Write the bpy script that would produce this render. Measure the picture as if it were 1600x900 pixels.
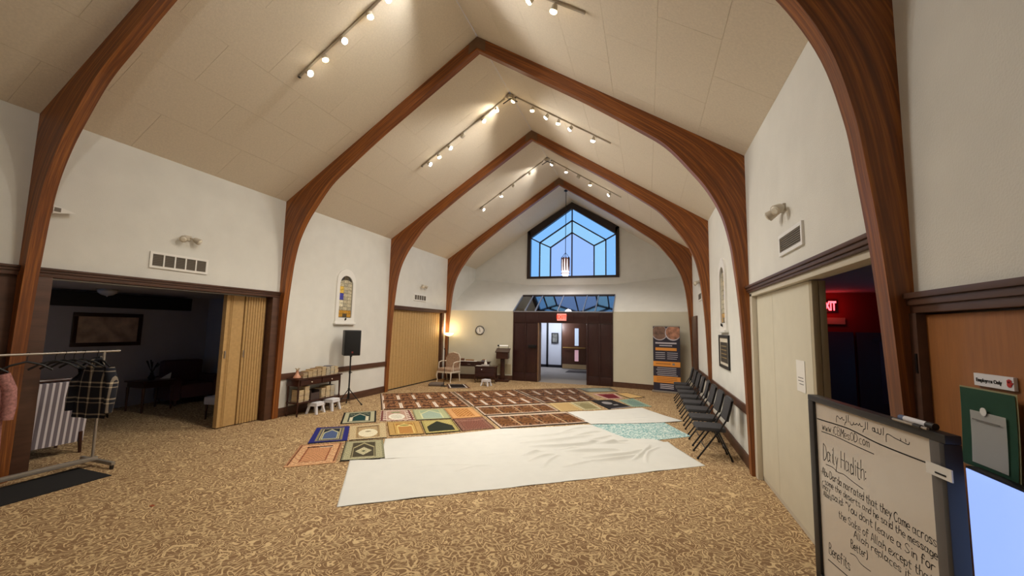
import bpy, bmesh, math, random
from mathutils import Vector, Matrix
random.seed(7)
PI = math.pi
for o in list(bpy.data.objects): bpy.data.objects.remove(o)
scene = bpy.context.scene
COL = scene.collection
# ------------------------------------------------------------------ camera
cam = bpy.data.objects.new('camera', bpy.data.cameras.new('camera')); COL.objects.link(cam)
F_PX, YAW, PITCH, ROLL = 635.8, math.radians(18.40), math.radians(5.54), math.radians(1.17)
fw = Vector((-math.sin(YAW)*math.cos(PITCH), math.cos(YAW)*math.cos(PITCH), math.sin(PITCH)))
r0 = Vector((math.cos(YAW), math.sin(YAW), 0)); u0 = r0.cross(fw)
rr = r0*math.cos(ROLL) + u0*math.sin(ROLL); uu = u0*math.cos(ROLL) - r0*math.sin(ROLL)
M = Matrix((rr, uu, -fw)).transposed().to_4x4(); M.translation = Vector((7.1375, -6.3857, 1.912))
cam.matrix_world = M
cam.data.sensor_width = 36; cam.data.lens = 36*F_PX/1600; cam.data.clip_start = 0.05; cam.data.clip_end = 200
scene.camera = cam
# ------------------------------------------------------------------ world and exposure
wd = bpy.data.worlds.new('dusk_sky'); scene.world = wd; wd.use_nodes = True
bg = wd.node_tree.nodes['Background']; bg.inputs[0].default_value = (0.34, 0.60, 1.0, 1); bg.inputs[1].default_value = 1.05
scene.view_settings.view_transform = 'Standard'; scene.view_settings.look = 'None'
scene.view_settings.gamma = 1; scene.view_settings.use_curve_mapping = False
scene.view_settings.exposure = 0.0
SPOT_W = 25.0          # watts of one track head
# ------------------------------------------------------------------ room numbers (metres)
W = 8.491; ZE = 4.435; ZA = 7.2; SL = (ZA-ZE)/(W/2)
YA = [-3.662, 0.0, 3.690, 7.302]; AT = 0.13
Y0 = -7.6; YW = 9.97
def lin(c):
    c = [v/255 for v in c]
    return tuple((v/12.92 if v <= .04045 else ((v+.055)/1.055)**2.4) for v in c)
# ------------------------------------------------------------------ materials
MATS = {}
def mat(name, rgb, rough=.6, noise=0, nscale=8, bump=0, bscale=60, metal=0, emit=0, spec=.5, stretch=None, alpha=None, srgb=True):
    if name in MATS: return MATS[name]
    m = bpy.data.materials.new(name); m.use_nodes = True; nt = m.node_tree; b = nt.nodes['Principled BSDF']
    c = lin(rgb) if srgb else rgb
    b.inputs['Base Color'].default_value = (*c, 1); b.inputs['Roughness'].default_value = rough; b.inputs['Metallic'].default_value = metal
    b.inputs['Specular IOR Level'].default_value = spec
    tc = nt.nodes.new('ShaderNodeTexCoord')
    vec = tc.outputs['Object']
    if stretch:
        mp = nt.nodes.new('ShaderNodeMapping'); mp.inputs['Scale'].default_value = stretch; nt.links.new(vec, mp.inputs[0]); vec = mp.outputs[0]
    if noise:
        n = nt.nodes.new('ShaderNodeTexNoise'); n.inputs['Scale'].default_value = nscale; n.inputs['Detail'].default_value = 5; nt.links.new(vec, n.inputs['Vector'])
        r = nt.nodes.new('ShaderNodeValToRGB'); r.color_ramp.elements[0].position = .3; r.color_ramp.elements[1].position = .7
        r.color_ramp.elements[0].color = (*[v*(1-noise) for v in c], 1); r.color_ramp.elements[1].color = (*[min(1, v*(1+noise)) for v in c], 1)
        nt.links.new(n.outputs[0], r.inputs[0]); nt.links.new(r.outputs[0], b.inputs['Base Color'])
    if bump:
        n2 = nt.nodes.new('ShaderNodeTexNoise'); n2.inputs['Scale'].default_value = bscale; n2.inputs['Detail'].default_value = 4; nt.links.new(vec, n2.inputs['Vector'])
        bp = nt.nodes.new('ShaderNodeBump'); bp.inputs['Strength'].default_value = bump; bp.inputs['Distance'].default_value = .01
        nt.links.new(n2.outputs[0], bp.inputs['Height']); nt.links.new(bp.outputs[0], b.inputs['Normal'])
    if emit:
        b.inputs['Emission Color'].default_value = (*c, 1); b.inputs['Emission Strength'].default_value = emit
    if alpha is not None: b.inputs['Alpha'].default_value = alpha
    MATS[name] = m; return m
def vcol_mat(name, rough=.9, bump=.25, bscale=400):
    m = bpy.data.materials.new(name); m.use_nodes = True; nt = m.node_tree; b = nt.nodes['Principled BSDF']
    a = nt.nodes.new('ShaderNodeAttribute'); a.attribute_name = 'Col'
    n = nt.nodes.new('ShaderNodeTexNoise'); n.inputs['Scale'].default_value = 90; n.inputs['Detail'].default_value = 4
    tc = nt.nodes.new('ShaderNodeTexCoord'); nt.links.new(tc.outputs['Object'], n.inputs['Vector'])
    mr = nt.nodes.new('ShaderNodeMapRange'); mr.inputs[1].default_value = .3; mr.inputs[2].default_value = .7; mr.inputs[3].default_value = .72; mr.inputs[4].default_value = 1.25
    nt.links.new(n.outputs[0], mr.inputs[0])
    mx = nt.nodes.new('ShaderNodeMix'); mx.data_type = 'RGBA'; mx.blend_type = 'MULTIPLY'; mx.inputs[0].default_value = 1
    nt.links.new(a.outputs['Color'], mx.inputs[6]); nt.links.new(mr.outputs[0], mx.inputs[7]); nt.links.new(mx.outputs[2], b.inputs['Base Color'])
    b.inputs['Roughness'].default_value = rough; b.inputs['Specular IOR Level'].default_value = .15
    return m
def glass_mat(name, tint, gloss=.08, rough=.03, ior=1.5):
    m = bpy.data.materials.new(name); m.use_nodes = True; nt = m.node_tree; nt.nodes.clear()
    out = nt.nodes.new('ShaderNodeOutputMaterial'); t = nt.nodes.new('ShaderNodeBsdfTransparent'); t.inputs[0].default_value = (*tint, 1)
    g = nt.nodes.new('ShaderNodeBsdfGlossy'); g.inputs['Roughness'].default_value = rough; g.inputs[0].default_value = (.9, .95, 1, 1)
    fr = nt.nodes.new('ShaderNodeFresnel'); fr.inputs[0].default_value = ior
    ad = nt.nodes.new('ShaderNodeMath'); ad.operation = 'ADD'; ad.inputs[1].default_value = gloss; ad.use_clamp = True
    mx = nt.nodes.new('ShaderNodeMixShader'); nt.links.new(fr.outputs[0], ad.inputs[0]); nt.links.new(ad.outputs[0], mx.inputs[0])
    nt.links.new(t.outputs[0], mx.inputs[1]); nt.links.new(g.outputs[0], mx.inputs[2]); nt.links.new(mx.outputs[0], out.inputs[0]); return m
def glulam_mat():
    m = bpy.data.materials.new('glulam'); m.use_nodes = True; nt = m.node_tree; b = nt.nodes['Principled BSDF']
    uv = nt.nodes.new('ShaderNodeUVMap'); uv.uv_map = 'lam'
    mp = nt.nodes.new('ShaderNodeMapping'); mp.inputs['Scale'].default_value = (.6, 26, 1); nt.links.new(uv.outputs[0], mp.inputs[0])
    n = nt.nodes.new('ShaderNodeTexNoise'); n.inputs['Scale'].default_value = 1.0; n.inputs['Detail'].default_value = 6; n.inputs['Distortion'].default_value = .6; nt.links.new(mp.outputs[0], n.inputs['Vector'])
    mp2 = nt.nodes.new('ShaderNodeMapping'); mp2.inputs['Scale'].default_value = (3, 90, 1); nt.links.new(uv.outputs[0], mp2.inputs[0])
    n2 = nt.nodes.new('ShaderNodeTexNoise'); n2.inputs['Scale'].default_value = 1.0; n2.inputs['Detail'].default_value = 4; nt.links.new(mp2.outputs[0], n2.inputs['Vector'])
    ad = nt.nodes.new('ShaderNodeMix'); ad.data_type = 'FLOAT'; ad.inputs[0].default_value = .35; nt.links.new(n.outputs[0], ad.inputs[2]); nt.links.new(n2.outputs[0], ad.inputs[3])
    r = nt.nodes.new('ShaderNodeValToRGB'); e = r.color_ramp.elements
    e[0].position = .34; e[0].color = (*lin((94, 50, 20)), 1); e[1].position = .66; e[1].color = (*lin((172, 104, 42)), 1)
    k = e.new(.5); k.color = (*lin((124, 69, 28)), 1)
    nt.links.new(ad.outputs[0], r.inputs[0]); nt.links.new(r.outputs[0], b.inputs['Base Color']); b.inputs['Roughness'].default_value = .42
    return m
def carpet_mat():
    m = bpy.data.materials.new('patterned_carpet'); m.use_nodes = True; nt = m.node_tree; b = nt.nodes['Principled BSDF']; L = nt.links
    N = nt.nodes.new
    def math_(op, a, bb=None, clamp=False):
        n = N('ShaderNodeMath'); n.operation = op; n.use_clamp = clamp
        for i, v in enumerate((a, bb)):
            if v is None: continue
            if isinstance(v, (int, float)): n.inputs[i].default_value = v
            else: L.new(v, n.inputs[i])
        return n.outputs[0]
    tc = N('ShaderNodeTexCoord'); P = tc.outputs['Object']
    # curly scrolls: contour lines of a smooth noise field
    def contour(scale, freq, width, dist=0.0):
        n = N('ShaderNodeTexNoise'); n.noise_dimensions = '2D'; n.inputs['Scale'].default_value = scale; n.inputs['Detail'].default_value = 0.6; n.inputs['Distortion'].default_value = dist
        L.new(P, n.inputs['Vector'])
        s = math_('ABSOLUTE', math_('SINE', math_('MULTIPLY', n.outputs[0], freq)))
        mr = N('ShaderNodeMapRange'); mr.interpolation_type = 'SMOOTHSTEP'; mr.inputs[1].default_value = width*.6; mr.inputs[2].default_value = width; mr.inputs[3].default_value = 1; mr.inputs[4].default_value = 0
        L.new(s, mr.inputs[0]); return mr.outputs[0]
    a = contour(6.6, 18, .46, 1.1); c = contour(11.0, 13, .38, .6)
    # flower medallions
    v = N('ShaderNodeTexVoronoi'); v.voronoi_dimensions = '2D'; v.inputs['Scale'].default_value = 1.45; v.inputs['Randomness'].default_value = .35; L.new(P, v.inputs['Vector'])
    sc = N('ShaderNodeVectorMath'); sc.operation = 'SCALE'; sc.inputs['Scale'].default_value = 1.0; L.new(P, sc.inputs[0])
    df = N('ShaderNodeVectorMath'); df.operation = 'SUBTRACT'; L.new(sc.outputs[0], df.inputs[0])
    ps = N('ShaderNodeVectorMath'); ps.operation = 'SCALE'; ps.inputs['Scale'].default_value = 1.0; L.new(v.outputs['Position'], ps.inputs[0]); L.new(ps.outputs[0], df.inputs[1])
    sp = N('ShaderNodeSeparateXYZ'); L.new(df.outputs[0], sp.inputs[0])
    ang = math_('ARCTAN2', sp.outputs[1], sp.outputs[0]); d = v.outputs['Distance']
    pet = math_('ABSOLUTE', math_('SINE', math_('ADD', math_('MULTIPLY', d, 26), math_('MULTIPLY', math_('COSINE', math_('MULTIPLY', ang, 8)), 1.5))))
    mrp = N('ShaderNodeMapRange'); mrp.inputs[1].default_value = .30; mrp.inputs[2].default_value = .5; mrp.inputs[3].default_value = 1; mrp.inputs[4].default_value = 0; L.new(pet, mrp.inputs[0])
    near = N('ShaderNodeMapRange'); near.inputs[1].default_value = .22; near.inputs[2].default_value = .42; near.inputs[3].default_value = 1; near.inputs[4].default_value = 0; L.new(d, near.inputs[0])
    scroll = math_('MAXIMUM', a, math_('MULTIPLY', c, .75))
    mixf = N('ShaderNodeMix'); mixf.data_type = 'FLOAT'; L.new(near.outputs[0], mixf.inputs[0]); L.new(scroll, mixf.inputs[2]); L.new(math_('MAXIMUM', mrp.outputs[0], math_('MULTIPLY', a, .6)), mixf.inputs[3])
    n3 = N('ShaderNodeTexNoise'); n3.inputs['Scale'].default_value = 140; n3.inputs['Detail'].default_value = 3; L.new(P, n3.inputs['Vector'])
    col = N('ShaderNodeMix'); col.data_type = 'RGBA'; L.new(mixf.outputs[0], col.inputs[0])
    col.inputs[6].default_value = (*lin((138, 109, 80)), 1); col.inputs[7].default_value = (*lin((215, 188, 143)), 1)
    mr3 = N('ShaderNodeMapRange'); mr3.inputs[1].default_value = .3; mr3.inputs[2].default_value = .7; mr3.inputs[3].default_value = .8; mr3.inputs[4].default_value = 1.15; L.new(n3.outputs[0], mr3.inputs[0])
    mx = N('ShaderNodeMix'); mx.data_type = 'RGBA'; mx.blend_type = 'MULTIPLY'; mx.inputs[0].default_value = 1; L.new(col.outputs[2], mx.inputs[6]); L.new(mr3.outputs[0], mx.inputs[7])
    L.new(mx.outputs[2], b.inputs['Base Color']); b.inputs['Roughness'].default_value = .95; b.inputs['Specular IOR Level'].default_value = .1
    bp = N('ShaderNodeBump'); bp.inputs['Strength'].default_value = .4; bp.inputs['Distance'].default_value = .006; L.new(n3.outputs[0], bp.inputs['Height']); L.new(bp.outputs[0], b.inputs['Normal'])
    return m
WALL = mat('painted_wall', (224, 223, 216), .85, .03, 3, .25, 90)
BEIGE = mat('beige_paint', (208, 203, 184), .85, .02, 3, .2, 90)
CEIL = mat('fibre_ceiling', (226, 214, 194), .95, .05, 40, .5, 130)
TRIM = mat('dark_trim_wood', (84, 56, 42), .42, .25, 14, .1, 30, stretch=(1, .15, 1))
MAHOG = mat('mahogany_panel', (54, 30, 29), .3, .2, 10, 0, stretch=(4, 4, .4))
GLU = glulam_mat(); CARPET = carpet_mat(); RUG = vcol_mat('woven_rug')
BLACK = mat('black_plastic', (22, 22, 24), .45); BLKM = mat('black_metal', (28, 28, 30), .35, metal=.3)
CHFAB = mat('charcoal_fabric', (58, 57, 60), .9, .15, 60, .3, 300)
SHEET = mat('white_cotton', (217, 217, 211), .9, .02, 5, .15, 200)
TAN = mat('tan_vinyl', (188, 152, 98), .6, .08, 20, .3, 120)
WHITEP = mat('white_plastic', (226, 226, 232), .4); WHITEPAINT = mat('white_gloss', (236, 234, 228), .4)
DWOOD = mat('dark_wood', (58, 30, 22), .3, .25, 8, 0, stretch=(1, 6, 6)); OAKDOOR = mat('oak_door', (150, 94, 44), .55, .12, 9, .1, 40, stretch=(5, 5, .5))
STEEL = mat('steel', (170, 165, 158), .35, metal=.8); GREYM = mat('grey_vent', (120, 112, 100), .6)
CREAMP = mat('cream_partition', (208, 202, 182), .7, .03, 4, .15, 160); PAPER = mat('paper', (232, 230, 224), .8)
# ------------------------------------------------------------------ mesh helpers
def box(bm, x0, x1, y0, y1, z0, z1, mi=0):
    v = [bm.verts.new(p) for p in ((x0,y0,z0),(x1,y0,z0),(x1,y1,z0),(x0,y1,z0),(x0,y0,z1),(x1,y0,z1),(x1,y1,z1),(x0,y1,z1))]
    for q in ((3,2,1,0),(4,5,6,7),(0,1,5,4),(1,2,6,5),(2,3,7,6),(3,0,4,7)):
        f = bm.faces.new([v[i] for i in q]); f.material_index = mi
def prism(bm, pts, off, mi=0):
    """closed polygon pts extruded by vector off"""
    off = Vector(off); a = [bm.verts.new(p) for p in pts]; b = [bm.verts.new(Vector(p)+off) for p in pts]; n = len(pts)
    fs = [bm.faces.new(a), bm.faces.new(b[::-1])]
    for i in range(n): fs.append(bm.faces.new((a[i], b[i], b[(i+1) % n], a[(i+1) % n])))
    for f in fs: f.material_index = mi
def tube(bm, pts, r, seg=8, cap=True, closed=False):
    pts = [Vector(p) for p in pts]; n = len(pts); rings = []
    rad = r if isinstance(r, (list, tuple)) else [r]*n
    up = Vector((0, 0, 1))
    for i, p in enumerate(pts):
        t = (pts[(i+1) % n]-pts[i-1]) if closed else (pts[min(i+1, n-1)]-pts[max(i-1, 0)])
        t.normalize(); ref = up if abs(t.dot(up)) < .95 else Vector((1, 0, 0))
        a = t.cross(ref).normalized(); b = t.cross(a)
        rings.append([bm.verts.new(p+(a*math.cos(2*PI*k/seg)+b*math.sin(2*PI*k/seg))*rad[i]) for k in range(seg)])
    for i in range(n if closed else n-1):
        A, B = rings[i], rings[(i+1) % n]
        for k in range(seg): bm.faces.new((A[k], A[(k+1) % seg], B[(k+1) % seg], B[k]))
    if cap and not closed: bm.faces.new(rings[0][::-1]); bm.faces.new(rings[-1])
def lathe(bm, prof, c=(0, 0, 0), seg=20, cap=True):
    c = Vector(c); rings = []
    for r, z in prof: rings.append([bm.verts.new(c+Vector((max(r, .0005)*math.cos(2*PI*k/seg), max(r, .0005)*math.sin(2*PI*k/seg), z))) for k in range(seg)])
    for A, B in zip(rings, rings[1:]):
        for k in range(seg): bm.faces.new((A[k], A[(k+1) % seg], B[(k+1) % seg], B[k]))
    if cap: bm.faces.new(rings[0][::-1]); bm.faces.new(rings[-1])
def rbox(bm, x0, x1, y0, y1, z0, z1, r=.02, seg=2):
    b2 = bmesh.new(); box(b2, x0, x1, y0, y1, z0, z1)
    bmesh.ops.bevel(b2, geom=list(b2.edges), offset=r, segments=seg, profile=.6, affect='EDGES', clamp_overlap=True)
    me = bpy.data.meshes.new('t'); b2.to_mesh(me); b2.free(); bm.from_mesh(me); bpy.data.meshes.remove(me)
def obj(name, bm, m, parent=None, smooth=False, loc=None, rotz=0, fix=True):
    if fix: bmesh.ops.recalc_face_normals(bm, faces=list(bm.faces))
    me = bpy.data.meshes.new(name); bm.to_mesh(me); bm.free()
    for mm in (m if isinstance(m, (list, tuple)) else [m]): me.materials.append(mm)
    if smooth:
        me.polygons.foreach_set('use_smooth', [True]*len(me.polygons))
        try: me.set_sharp_from_angle(angle=math.radians(38))
        except Exception: pass
    o = bpy.data.objects.new(name, me); COL.objects.link(o)
    if parent is not None: o.parent = parent
    if loc is not None: o.location = loc
    if rotz: o.rotation_euler = (0, 0, rotz)
    return o
def B(): return bmesh.new()
def boxo(name, m, b, parent=None, bevel=0):
    bm = B()
    if bevel: rbox(bm, *b, r=bevel)
    else: box(bm, *b)
    return obj(name, bm, m, parent, smooth=bool(bevel))
def empty(name, loc=(0, 0, 0), rotz=0, parent=None):
    o = bpy.data.objects.new(name, None); COL.objects.link(o); o.location = loc; o.rotation_euler = (0, 0, rotz); o.empty_display_size = .1
    if parent: o.parent = parent
    return o
def tag(o, label, cat, group=None):
    o['label'] = label; o['category'] = cat
    if group: o['group'] = group
    return o
def struct(o, label=None, cat=None):
    o['kind'] = 'structure'
    if label: o['label'] = label
    if cat: o['category'] = cat
    return o
def copy_tree(o, parent=None):
    c = o.copy(); COL.objects.link(c); c.parent = parent
    for ch in [x for x in o.children]: copy_tree(ch, c)
    return c
def text_obj(name, body, size, m, parent, M4, extrude=.001, align='CENTER', bold=0):
    cu = bpy.data.curves.new(name, 'FONT'); cu.body = body; cu.size = size; cu.extrude = extrude; cu.align_x = align; cu.align_y = 'CENTER'; cu.offset = bold
    t = bpy.data.objects.new(name, cu); COL.objects.link(t)
    dg = bpy.context.evaluated_depsgraph_get(); me = bpy.data.meshes.new_from_object(t.evaluated_get(dg))
    bpy.data.objects.remove(t); me.materials.clear(); me.materials.append(m)
    o = bpy.data.objects.new(name, me); COL.objects.link(o); o.parent = parent; o.matrix_local = M4; return o
def frame_mat(origin, xdir, ydir):
    x = Vector(xdir).normalized(); y = Vector(ydir).normalized(); z = x.cross(y)
    m = Matrix((x, y, z)).transposed().to_4x4(); m.translation = Vector(origin); return m
ORD = ['first', 'second', 'third', 'fourth', 'fifth', 'sixth', 'seventh', 'eighth', 'ninth', 'tenth', 'eleventh', 'twelfth']
# ------------------------------------------------------------------ shell: floor, ceilings, walls
WT = .18
bm = B(); box(bm, -.2, W+.2, Y0-.1, 7.93, -.1, 0); floor = struct(obj('floor', bm, CARPET), 'tan and brown scroll patterned carpet of the hall', 'carpet')
def ceiling(side):
    sgn = 1 if side == 'left' else -1
    def P(x, y, off=0):   # x measured from that side's wall up to W/2 ; off = distance above the ceiling surface
        n = Vector((-SL, 0, 1)).normalized(); p = Vector((x, y, ZE+SL*x))+n*off
        return (p.x, p.y, p.z) if sgn > 0 else (W-p.x, p.y, p.z)
    bm = B(); x1 = W/2
    prism(bm, [P(-.25, Y0, .005), P(x1, Y0, .005), P(x1, Y0, .2), P(-.25, Y0, .2)], (0, YW+.2-Y0, 0))
    root = struct(obj('ceiling_'+side, bm, CEIL), 'sloping cream fibre-panel ceiling on the %s of the ridge' % side, 'ceiling')
    rows = 7; dx = (W/2)/rows; ln = 1.22; cache = {}
    for r in range(rows):
        y = Y0 - (ln/2 if r % 2 else 0)
        while y < YW:
            a, b = max(y, Y0), min(y+ln, YW)
            if b-a > .1:
                key = round(b-a, 3)
                if key not in cache:
                    bm = B(); g = .0015
                    prism(bm, [P(g, 0, 0), P(dx-g, 0, 0), P(dx-g, 0, .0055), P(g, 0, .0055)], (0, b-a-2*g, 0))
                    bmesh.ops.recalc_face_normals(bm, faces=list(bm.faces))
                    me = bpy.data.meshes.new('ceiling_panel'); bm.to_mesh(me); bm.free(); me.materials.append(CEIL); cache[key] = me
                o = bpy.data.objects.new('ceiling_panel', cache[key]); COL.objects.link(o); o.parent = root
                o.location = (sgn*r*dx, a+.0025, SL*r*dx)
            y += ln
ceiling('left'); ceiling('right')
# gable wall behind the camera
bm = B(); prism(bm, [(-WT, Y0, 0), (W+WT, Y0, 0), (W+WT, Y0, ZE), (W/2, Y0, ZA), (-WT, Y0, ZE)], (0, -WT, 0)); struct(obj('wall_front', bm, WALL), 'cream gable wall behind the viewer', 'wall')
LH, LB = 2.525, 2.42        # header top and bottom of the side openings
def wall_piece(name, x0, x1, y0, y1, z0, z1, m, label, cat='wall'): return struct(boxo(name, m, (x0, x1, y0, y1, z0, z1)), label, cat)
# left wall, built bay by bay
bm = B()
box(bm, -WT, 0, Y0, YA[0]+AT, LH, ZE+.02)
box(bm, -WT, 0, YA[0]+AT, YA[1]+.05, LH, ZE+.02)
box(bm, -WT, 0, YA[1]+.05, YA[2]+AT, 0, ZE+.02)
box(bm, -WT, 0, YA[2]+AT, YA[3]-.16, 2.49, ZE+.02); box(bm, -.24, -.2, YA[2], YA[3], -.05, 2.6); box(bm, -.24, -WT, YA[2], YA[3], 2.45, 2.6)
box(bm, -WT, 0, YA[3]-.16, YW, 0, ZE+.02)
struct(obj('wall_left', bm, WALL), 'cream painted left wall with openings to side rooms', 'wall')
bm = B()
box(bm, W, W+WT, Y0, YA[0]+AT, 2.13, ZE+.02)
box(bm, W, W+WT, Y0, -4.72, 0, 2.13)
box(bm, W, W+WT, YA[0]+AT, YA[1]+.03, LH, ZE+.02)
box(bm, W, W+WT, YA[1]+.03, YA[2]+AT, 0, ZE+.02)
box(bm, W, W+WT, YA[2]+AT, YW, 0, ZE+.02)
struct(obj('wall_right', bm, WALL), 'cream painted right wall behind the row of chairs', 'wall')
# back: window gable, sloping soffit, splayed beige lower walls
XV0, XV1, YV, ZV = 2.46, 6.03, 7.93, 2.52
WO = [(2.36, 3.96), (2.36, 5.98), (W/2, 7.12), (6.13, 5.98), (6.13, 3.96)]
bm = B()
def quadwall(pts): prism(bm, [(x, YW, z) for x, z in pts], (0, .14, 0))
quadwall([(-WT, 2.4), (WO[0][0], 2.4), (WO[0][0], ZE+SL*WO[0][0]+.05), (-WT, ZE)])
quadwall([(WO[4][0], 2.4), (W+WT, 2.4), (W+WT, ZE), (WO[4][0], ZE+SL*(W-WO[4][0])+.05)])
quadwall([(WO[0][0], 2.4), (WO[4][0], 2.4), (WO[4][0], 3.96), (WO[0][0], 3.96)])
quadwall([(WO[0][0], 5.98), (W/2, 7.12), (W/2, 7.3), (WO[0][0], 6.1)])
quadwall([(W/2, 7.12), (WO[3][0], 5.98), (WO[3][0], 6.1), (W/2, 7.3)])
struct(obj('wall_back', bm, WALL), 'cream gable wall around the pointed window', 'wall')
YS = YA[3]+AT
bm = B()
def slab(pts, t=.06): prism(bm, pts, (0, .02, -t))
ZT, ZTC = 3.98, 3.69
slab([(0, YS, ZV), (XV0, YV, ZV), (XV0, YW, ZTC), (0, YW, ZT)])
slab([(XV1, YV, ZV), (W, YS, ZV), (W, YW, ZT), (XV1, YW, ZTC)])
YG = 9.06; ZG = ZV+(ZTC-ZV)*(YG-YV)/(YW-YV)
slab([(XV0, YG, ZG), (XV1, YG, ZG), (XV1, YW, ZTC), (XV0, YW, ZTC)])
struct(obj('ceiling_soffit', bm, WALL), 'white sloping soffit below the gable window', 'soffit')
bm = B(); prism(bm, [(0, YS, 0), (XV0, YV, 0), (XV0, YV+.1, 0), (0, YS+.1, 0)], (0, 0, ZV-.01)); struct(obj('wall_back_left', bm, BEIGE), 'beige lower wall with the round clock', 'wall')
bm = B(); prism(bm, [(XV1, YV, 0), (W, YS, 0), (W, YS+.1, 0), (XV1, YV+.1, 0)], (0, 0, ZV-.01)); struct(obj('wall_back_right', bm, BEIGE), 'beige lower wall behind the upright banner', 'wall')
# baseboards, chair rails, header trims
def bar(name, m, x0, x1, y0, y1, z0, z1, label, cat='trim'): return struct(boxo(name, m, (x0, x1, y0, y1, z0, z1), bevel=.006), label, cat)
bar('baseboard_left', TRIM, 0, .022, .14, YA[2], 0, .18, 'dark wood baseboard under the left niche wall', 'baseboard')
bar('baseboard_right', TRIM, W-.022, W, .14, YS-.02, 0, .175, 'dark wood baseboard behind the folding chairs', 'baseboard')
for nm, (xa, ya), (xb, yb), lb in (('baseboard_back_left', (0, YS), (XV0, YV), 'dark baseboard along the beige wall under the clock'), ('baseboard_back_right', (XV1, YV), (W, YS), 'dark baseboard along the beige wall behind the banner')):
    bm = B(); prism(bm, [(xa, ya-.022, 0), (xb, yb-.022, 0), (xb, yb, 0), (xa, ya, 0)], (0, 0, .17)); struct(obj(nm, bm, TRIM), lb, 'baseboard')
tag(bar('chair_rail', TRIM, 0, .03, AT, YA[2], .75, .87, 'dark wood chair rail on the left niche wall'), 'dark wood chair rail on the left niche wall', 'rail')
tag(bar('chair_rail', TRIM, W-.03, W, AT, YA[2], .745, .87, ''), 'dark wood chair rail behind the nearer folding chairs', 'rail')
tag(bar('chair_rail', TRIM, W-.03, W, YA[2]+AT, 6.1, .745, .87, ''), 'dark wood chair rail behind the farther folding chairs', 'rail')
def header(n, side, y0, y1, ztop, zbot, label):
    root = empty('trim_%d' % n, (0, 0, 0)); struct(root, label, 'trim')
    s = 1 if side == 'left' else -1; X = 0 if side == 'left' else W
    for nm, d, a, b in (('cornice', .055, ztop-.03, ztop), ('cove', .04, ztop-.065, ztop-.03), ('fascia', .025, zbot, ztop-.065)):
        xs = sorted((X-s*.10, X+s*d)); boxo(nm, TRIM, (xs[0], xs[1], y0, y1, a, b), root, bevel=.005)
    return root
header(1, 'left', YA[0]+AT, YA[1], LH+.01, LB, 'dark wood header over the dark side room opening')
header(2, 'left', YA[2]+AT, YA[3], 2.50, 2.39, 'dark wood header over the closed tan accordion wall')
header(3, 'left', Y0, YA[0], LH+.01, LB, 'dark wood header left of the nearest arch')
header(4, 'right', YA[0]+AT, YA[1], 2.545, 2.455, 'dark wood cornice over the cream folding panels')
header(5, 'right', Y0+.02, YA[0], 2.135, 2.03, 'dark wood header above the oak door')
# jambs beside left openings
for nm, (a, b, c, d, z0, z1), lb in (('trim_6', (-WT, .02, YA[0]+AT, -3.36, 0, LB), 'dark wood jamb beside the nearest left arch'), ('trim_7', (-WT, .02, -.16, .05, 0, LB), 'dark wood jamb beside the folded accordion door'),
        ('trim_8', (-WT, .02, YA[2]+AT, YA[2]+AT+.04, 0, 2.39), 'dark jamb at the near end of closed accordion wall'), ('trim_9', (-WT, .02, YA[3]-.30, YA[3]-.16, 0, 2.39), 'dark jamb beside the floor lamp')):
    struct(boxo(nm, TRIM, (a, b, c, d, z0, z1), bevel=.005), lb, 'trim')
# left bay nearest the camera: panelled doors
pd = empty('door_1'); struct(pd, 'dark panelled wood door left of the nearest arch', 'door')
boxo('door_slab', TRIM, (-.1, -.03, Y0, YA[0]+.02, 0, LB), pd)
for i in range(4):
    y = Y0+.1+i*1.0
    if y+.85 < YA[0]: boxo('door_panel', TRIM, (-.03, -.015, y, y+.85, .2, 2.2), pd, bevel=.006)
boxo('window_strip', mat('dim_glass', (120, 130, 150), .1), (-.03, -.012, -4.2, -3.93, 1.35, 2.3), pd)
# side rooms (left lounge, right hall, entry corridor)
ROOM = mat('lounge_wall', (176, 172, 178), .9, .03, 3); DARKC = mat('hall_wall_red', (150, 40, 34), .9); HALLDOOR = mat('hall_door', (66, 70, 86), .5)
bm = B(); box(bm, -4.0, -.2, -5.75, 1.45, -.1, 0); struct(obj('floor_lounge', bm, CARPET), 'dim carpet of the dark side lounge', 'carpet')
bm = B(); box(bm, -4.0, -WT, -5.6, 1.45, 2.5, 2.6); struct(obj('ceiling_lounge', bm, ROOM), 'low grey ceiling of the dark side lounge', 'ceiling')
bm = B(); box(bm, -4.0, -3.85, -5.6, 1.45, 0, 2.5); box(bm, -4.0, -WT, 1.3, 1.45, 0, 2.5); 
for x0_, x1_, z0_, z1_ in ((-4.0, -WT, 0, .9), (-4.0, -WT, 2.1, 2.5), (-4.0, -3.2, .9, 2.1), (-1.2, -WT, .9, 2.1)): box(bm, x0_, x1_, -5.75, -5.6, z0_, z1_)
struct(obj('wall_lounge', bm, ROOM), 'grey wall of the dark side lounge', 'wall')
bm = B(); box(bm, W+.2, 12.2, -4.9, 2.15, -.1, 0); struct(obj('floor_hall', bm, CARPET), 'carpet of the dark hall behind the cream panels', 'carpet')
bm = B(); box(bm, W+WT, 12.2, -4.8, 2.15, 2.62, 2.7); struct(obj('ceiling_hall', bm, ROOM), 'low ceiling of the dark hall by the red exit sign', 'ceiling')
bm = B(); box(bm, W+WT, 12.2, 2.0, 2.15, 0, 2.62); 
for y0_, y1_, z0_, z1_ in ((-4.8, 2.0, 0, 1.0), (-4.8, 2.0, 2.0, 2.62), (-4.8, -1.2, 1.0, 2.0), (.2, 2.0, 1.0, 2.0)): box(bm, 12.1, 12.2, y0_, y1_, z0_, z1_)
box(bm, W+WT, 12.2, -4.9, -4.8, 0, 2.62)
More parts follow.
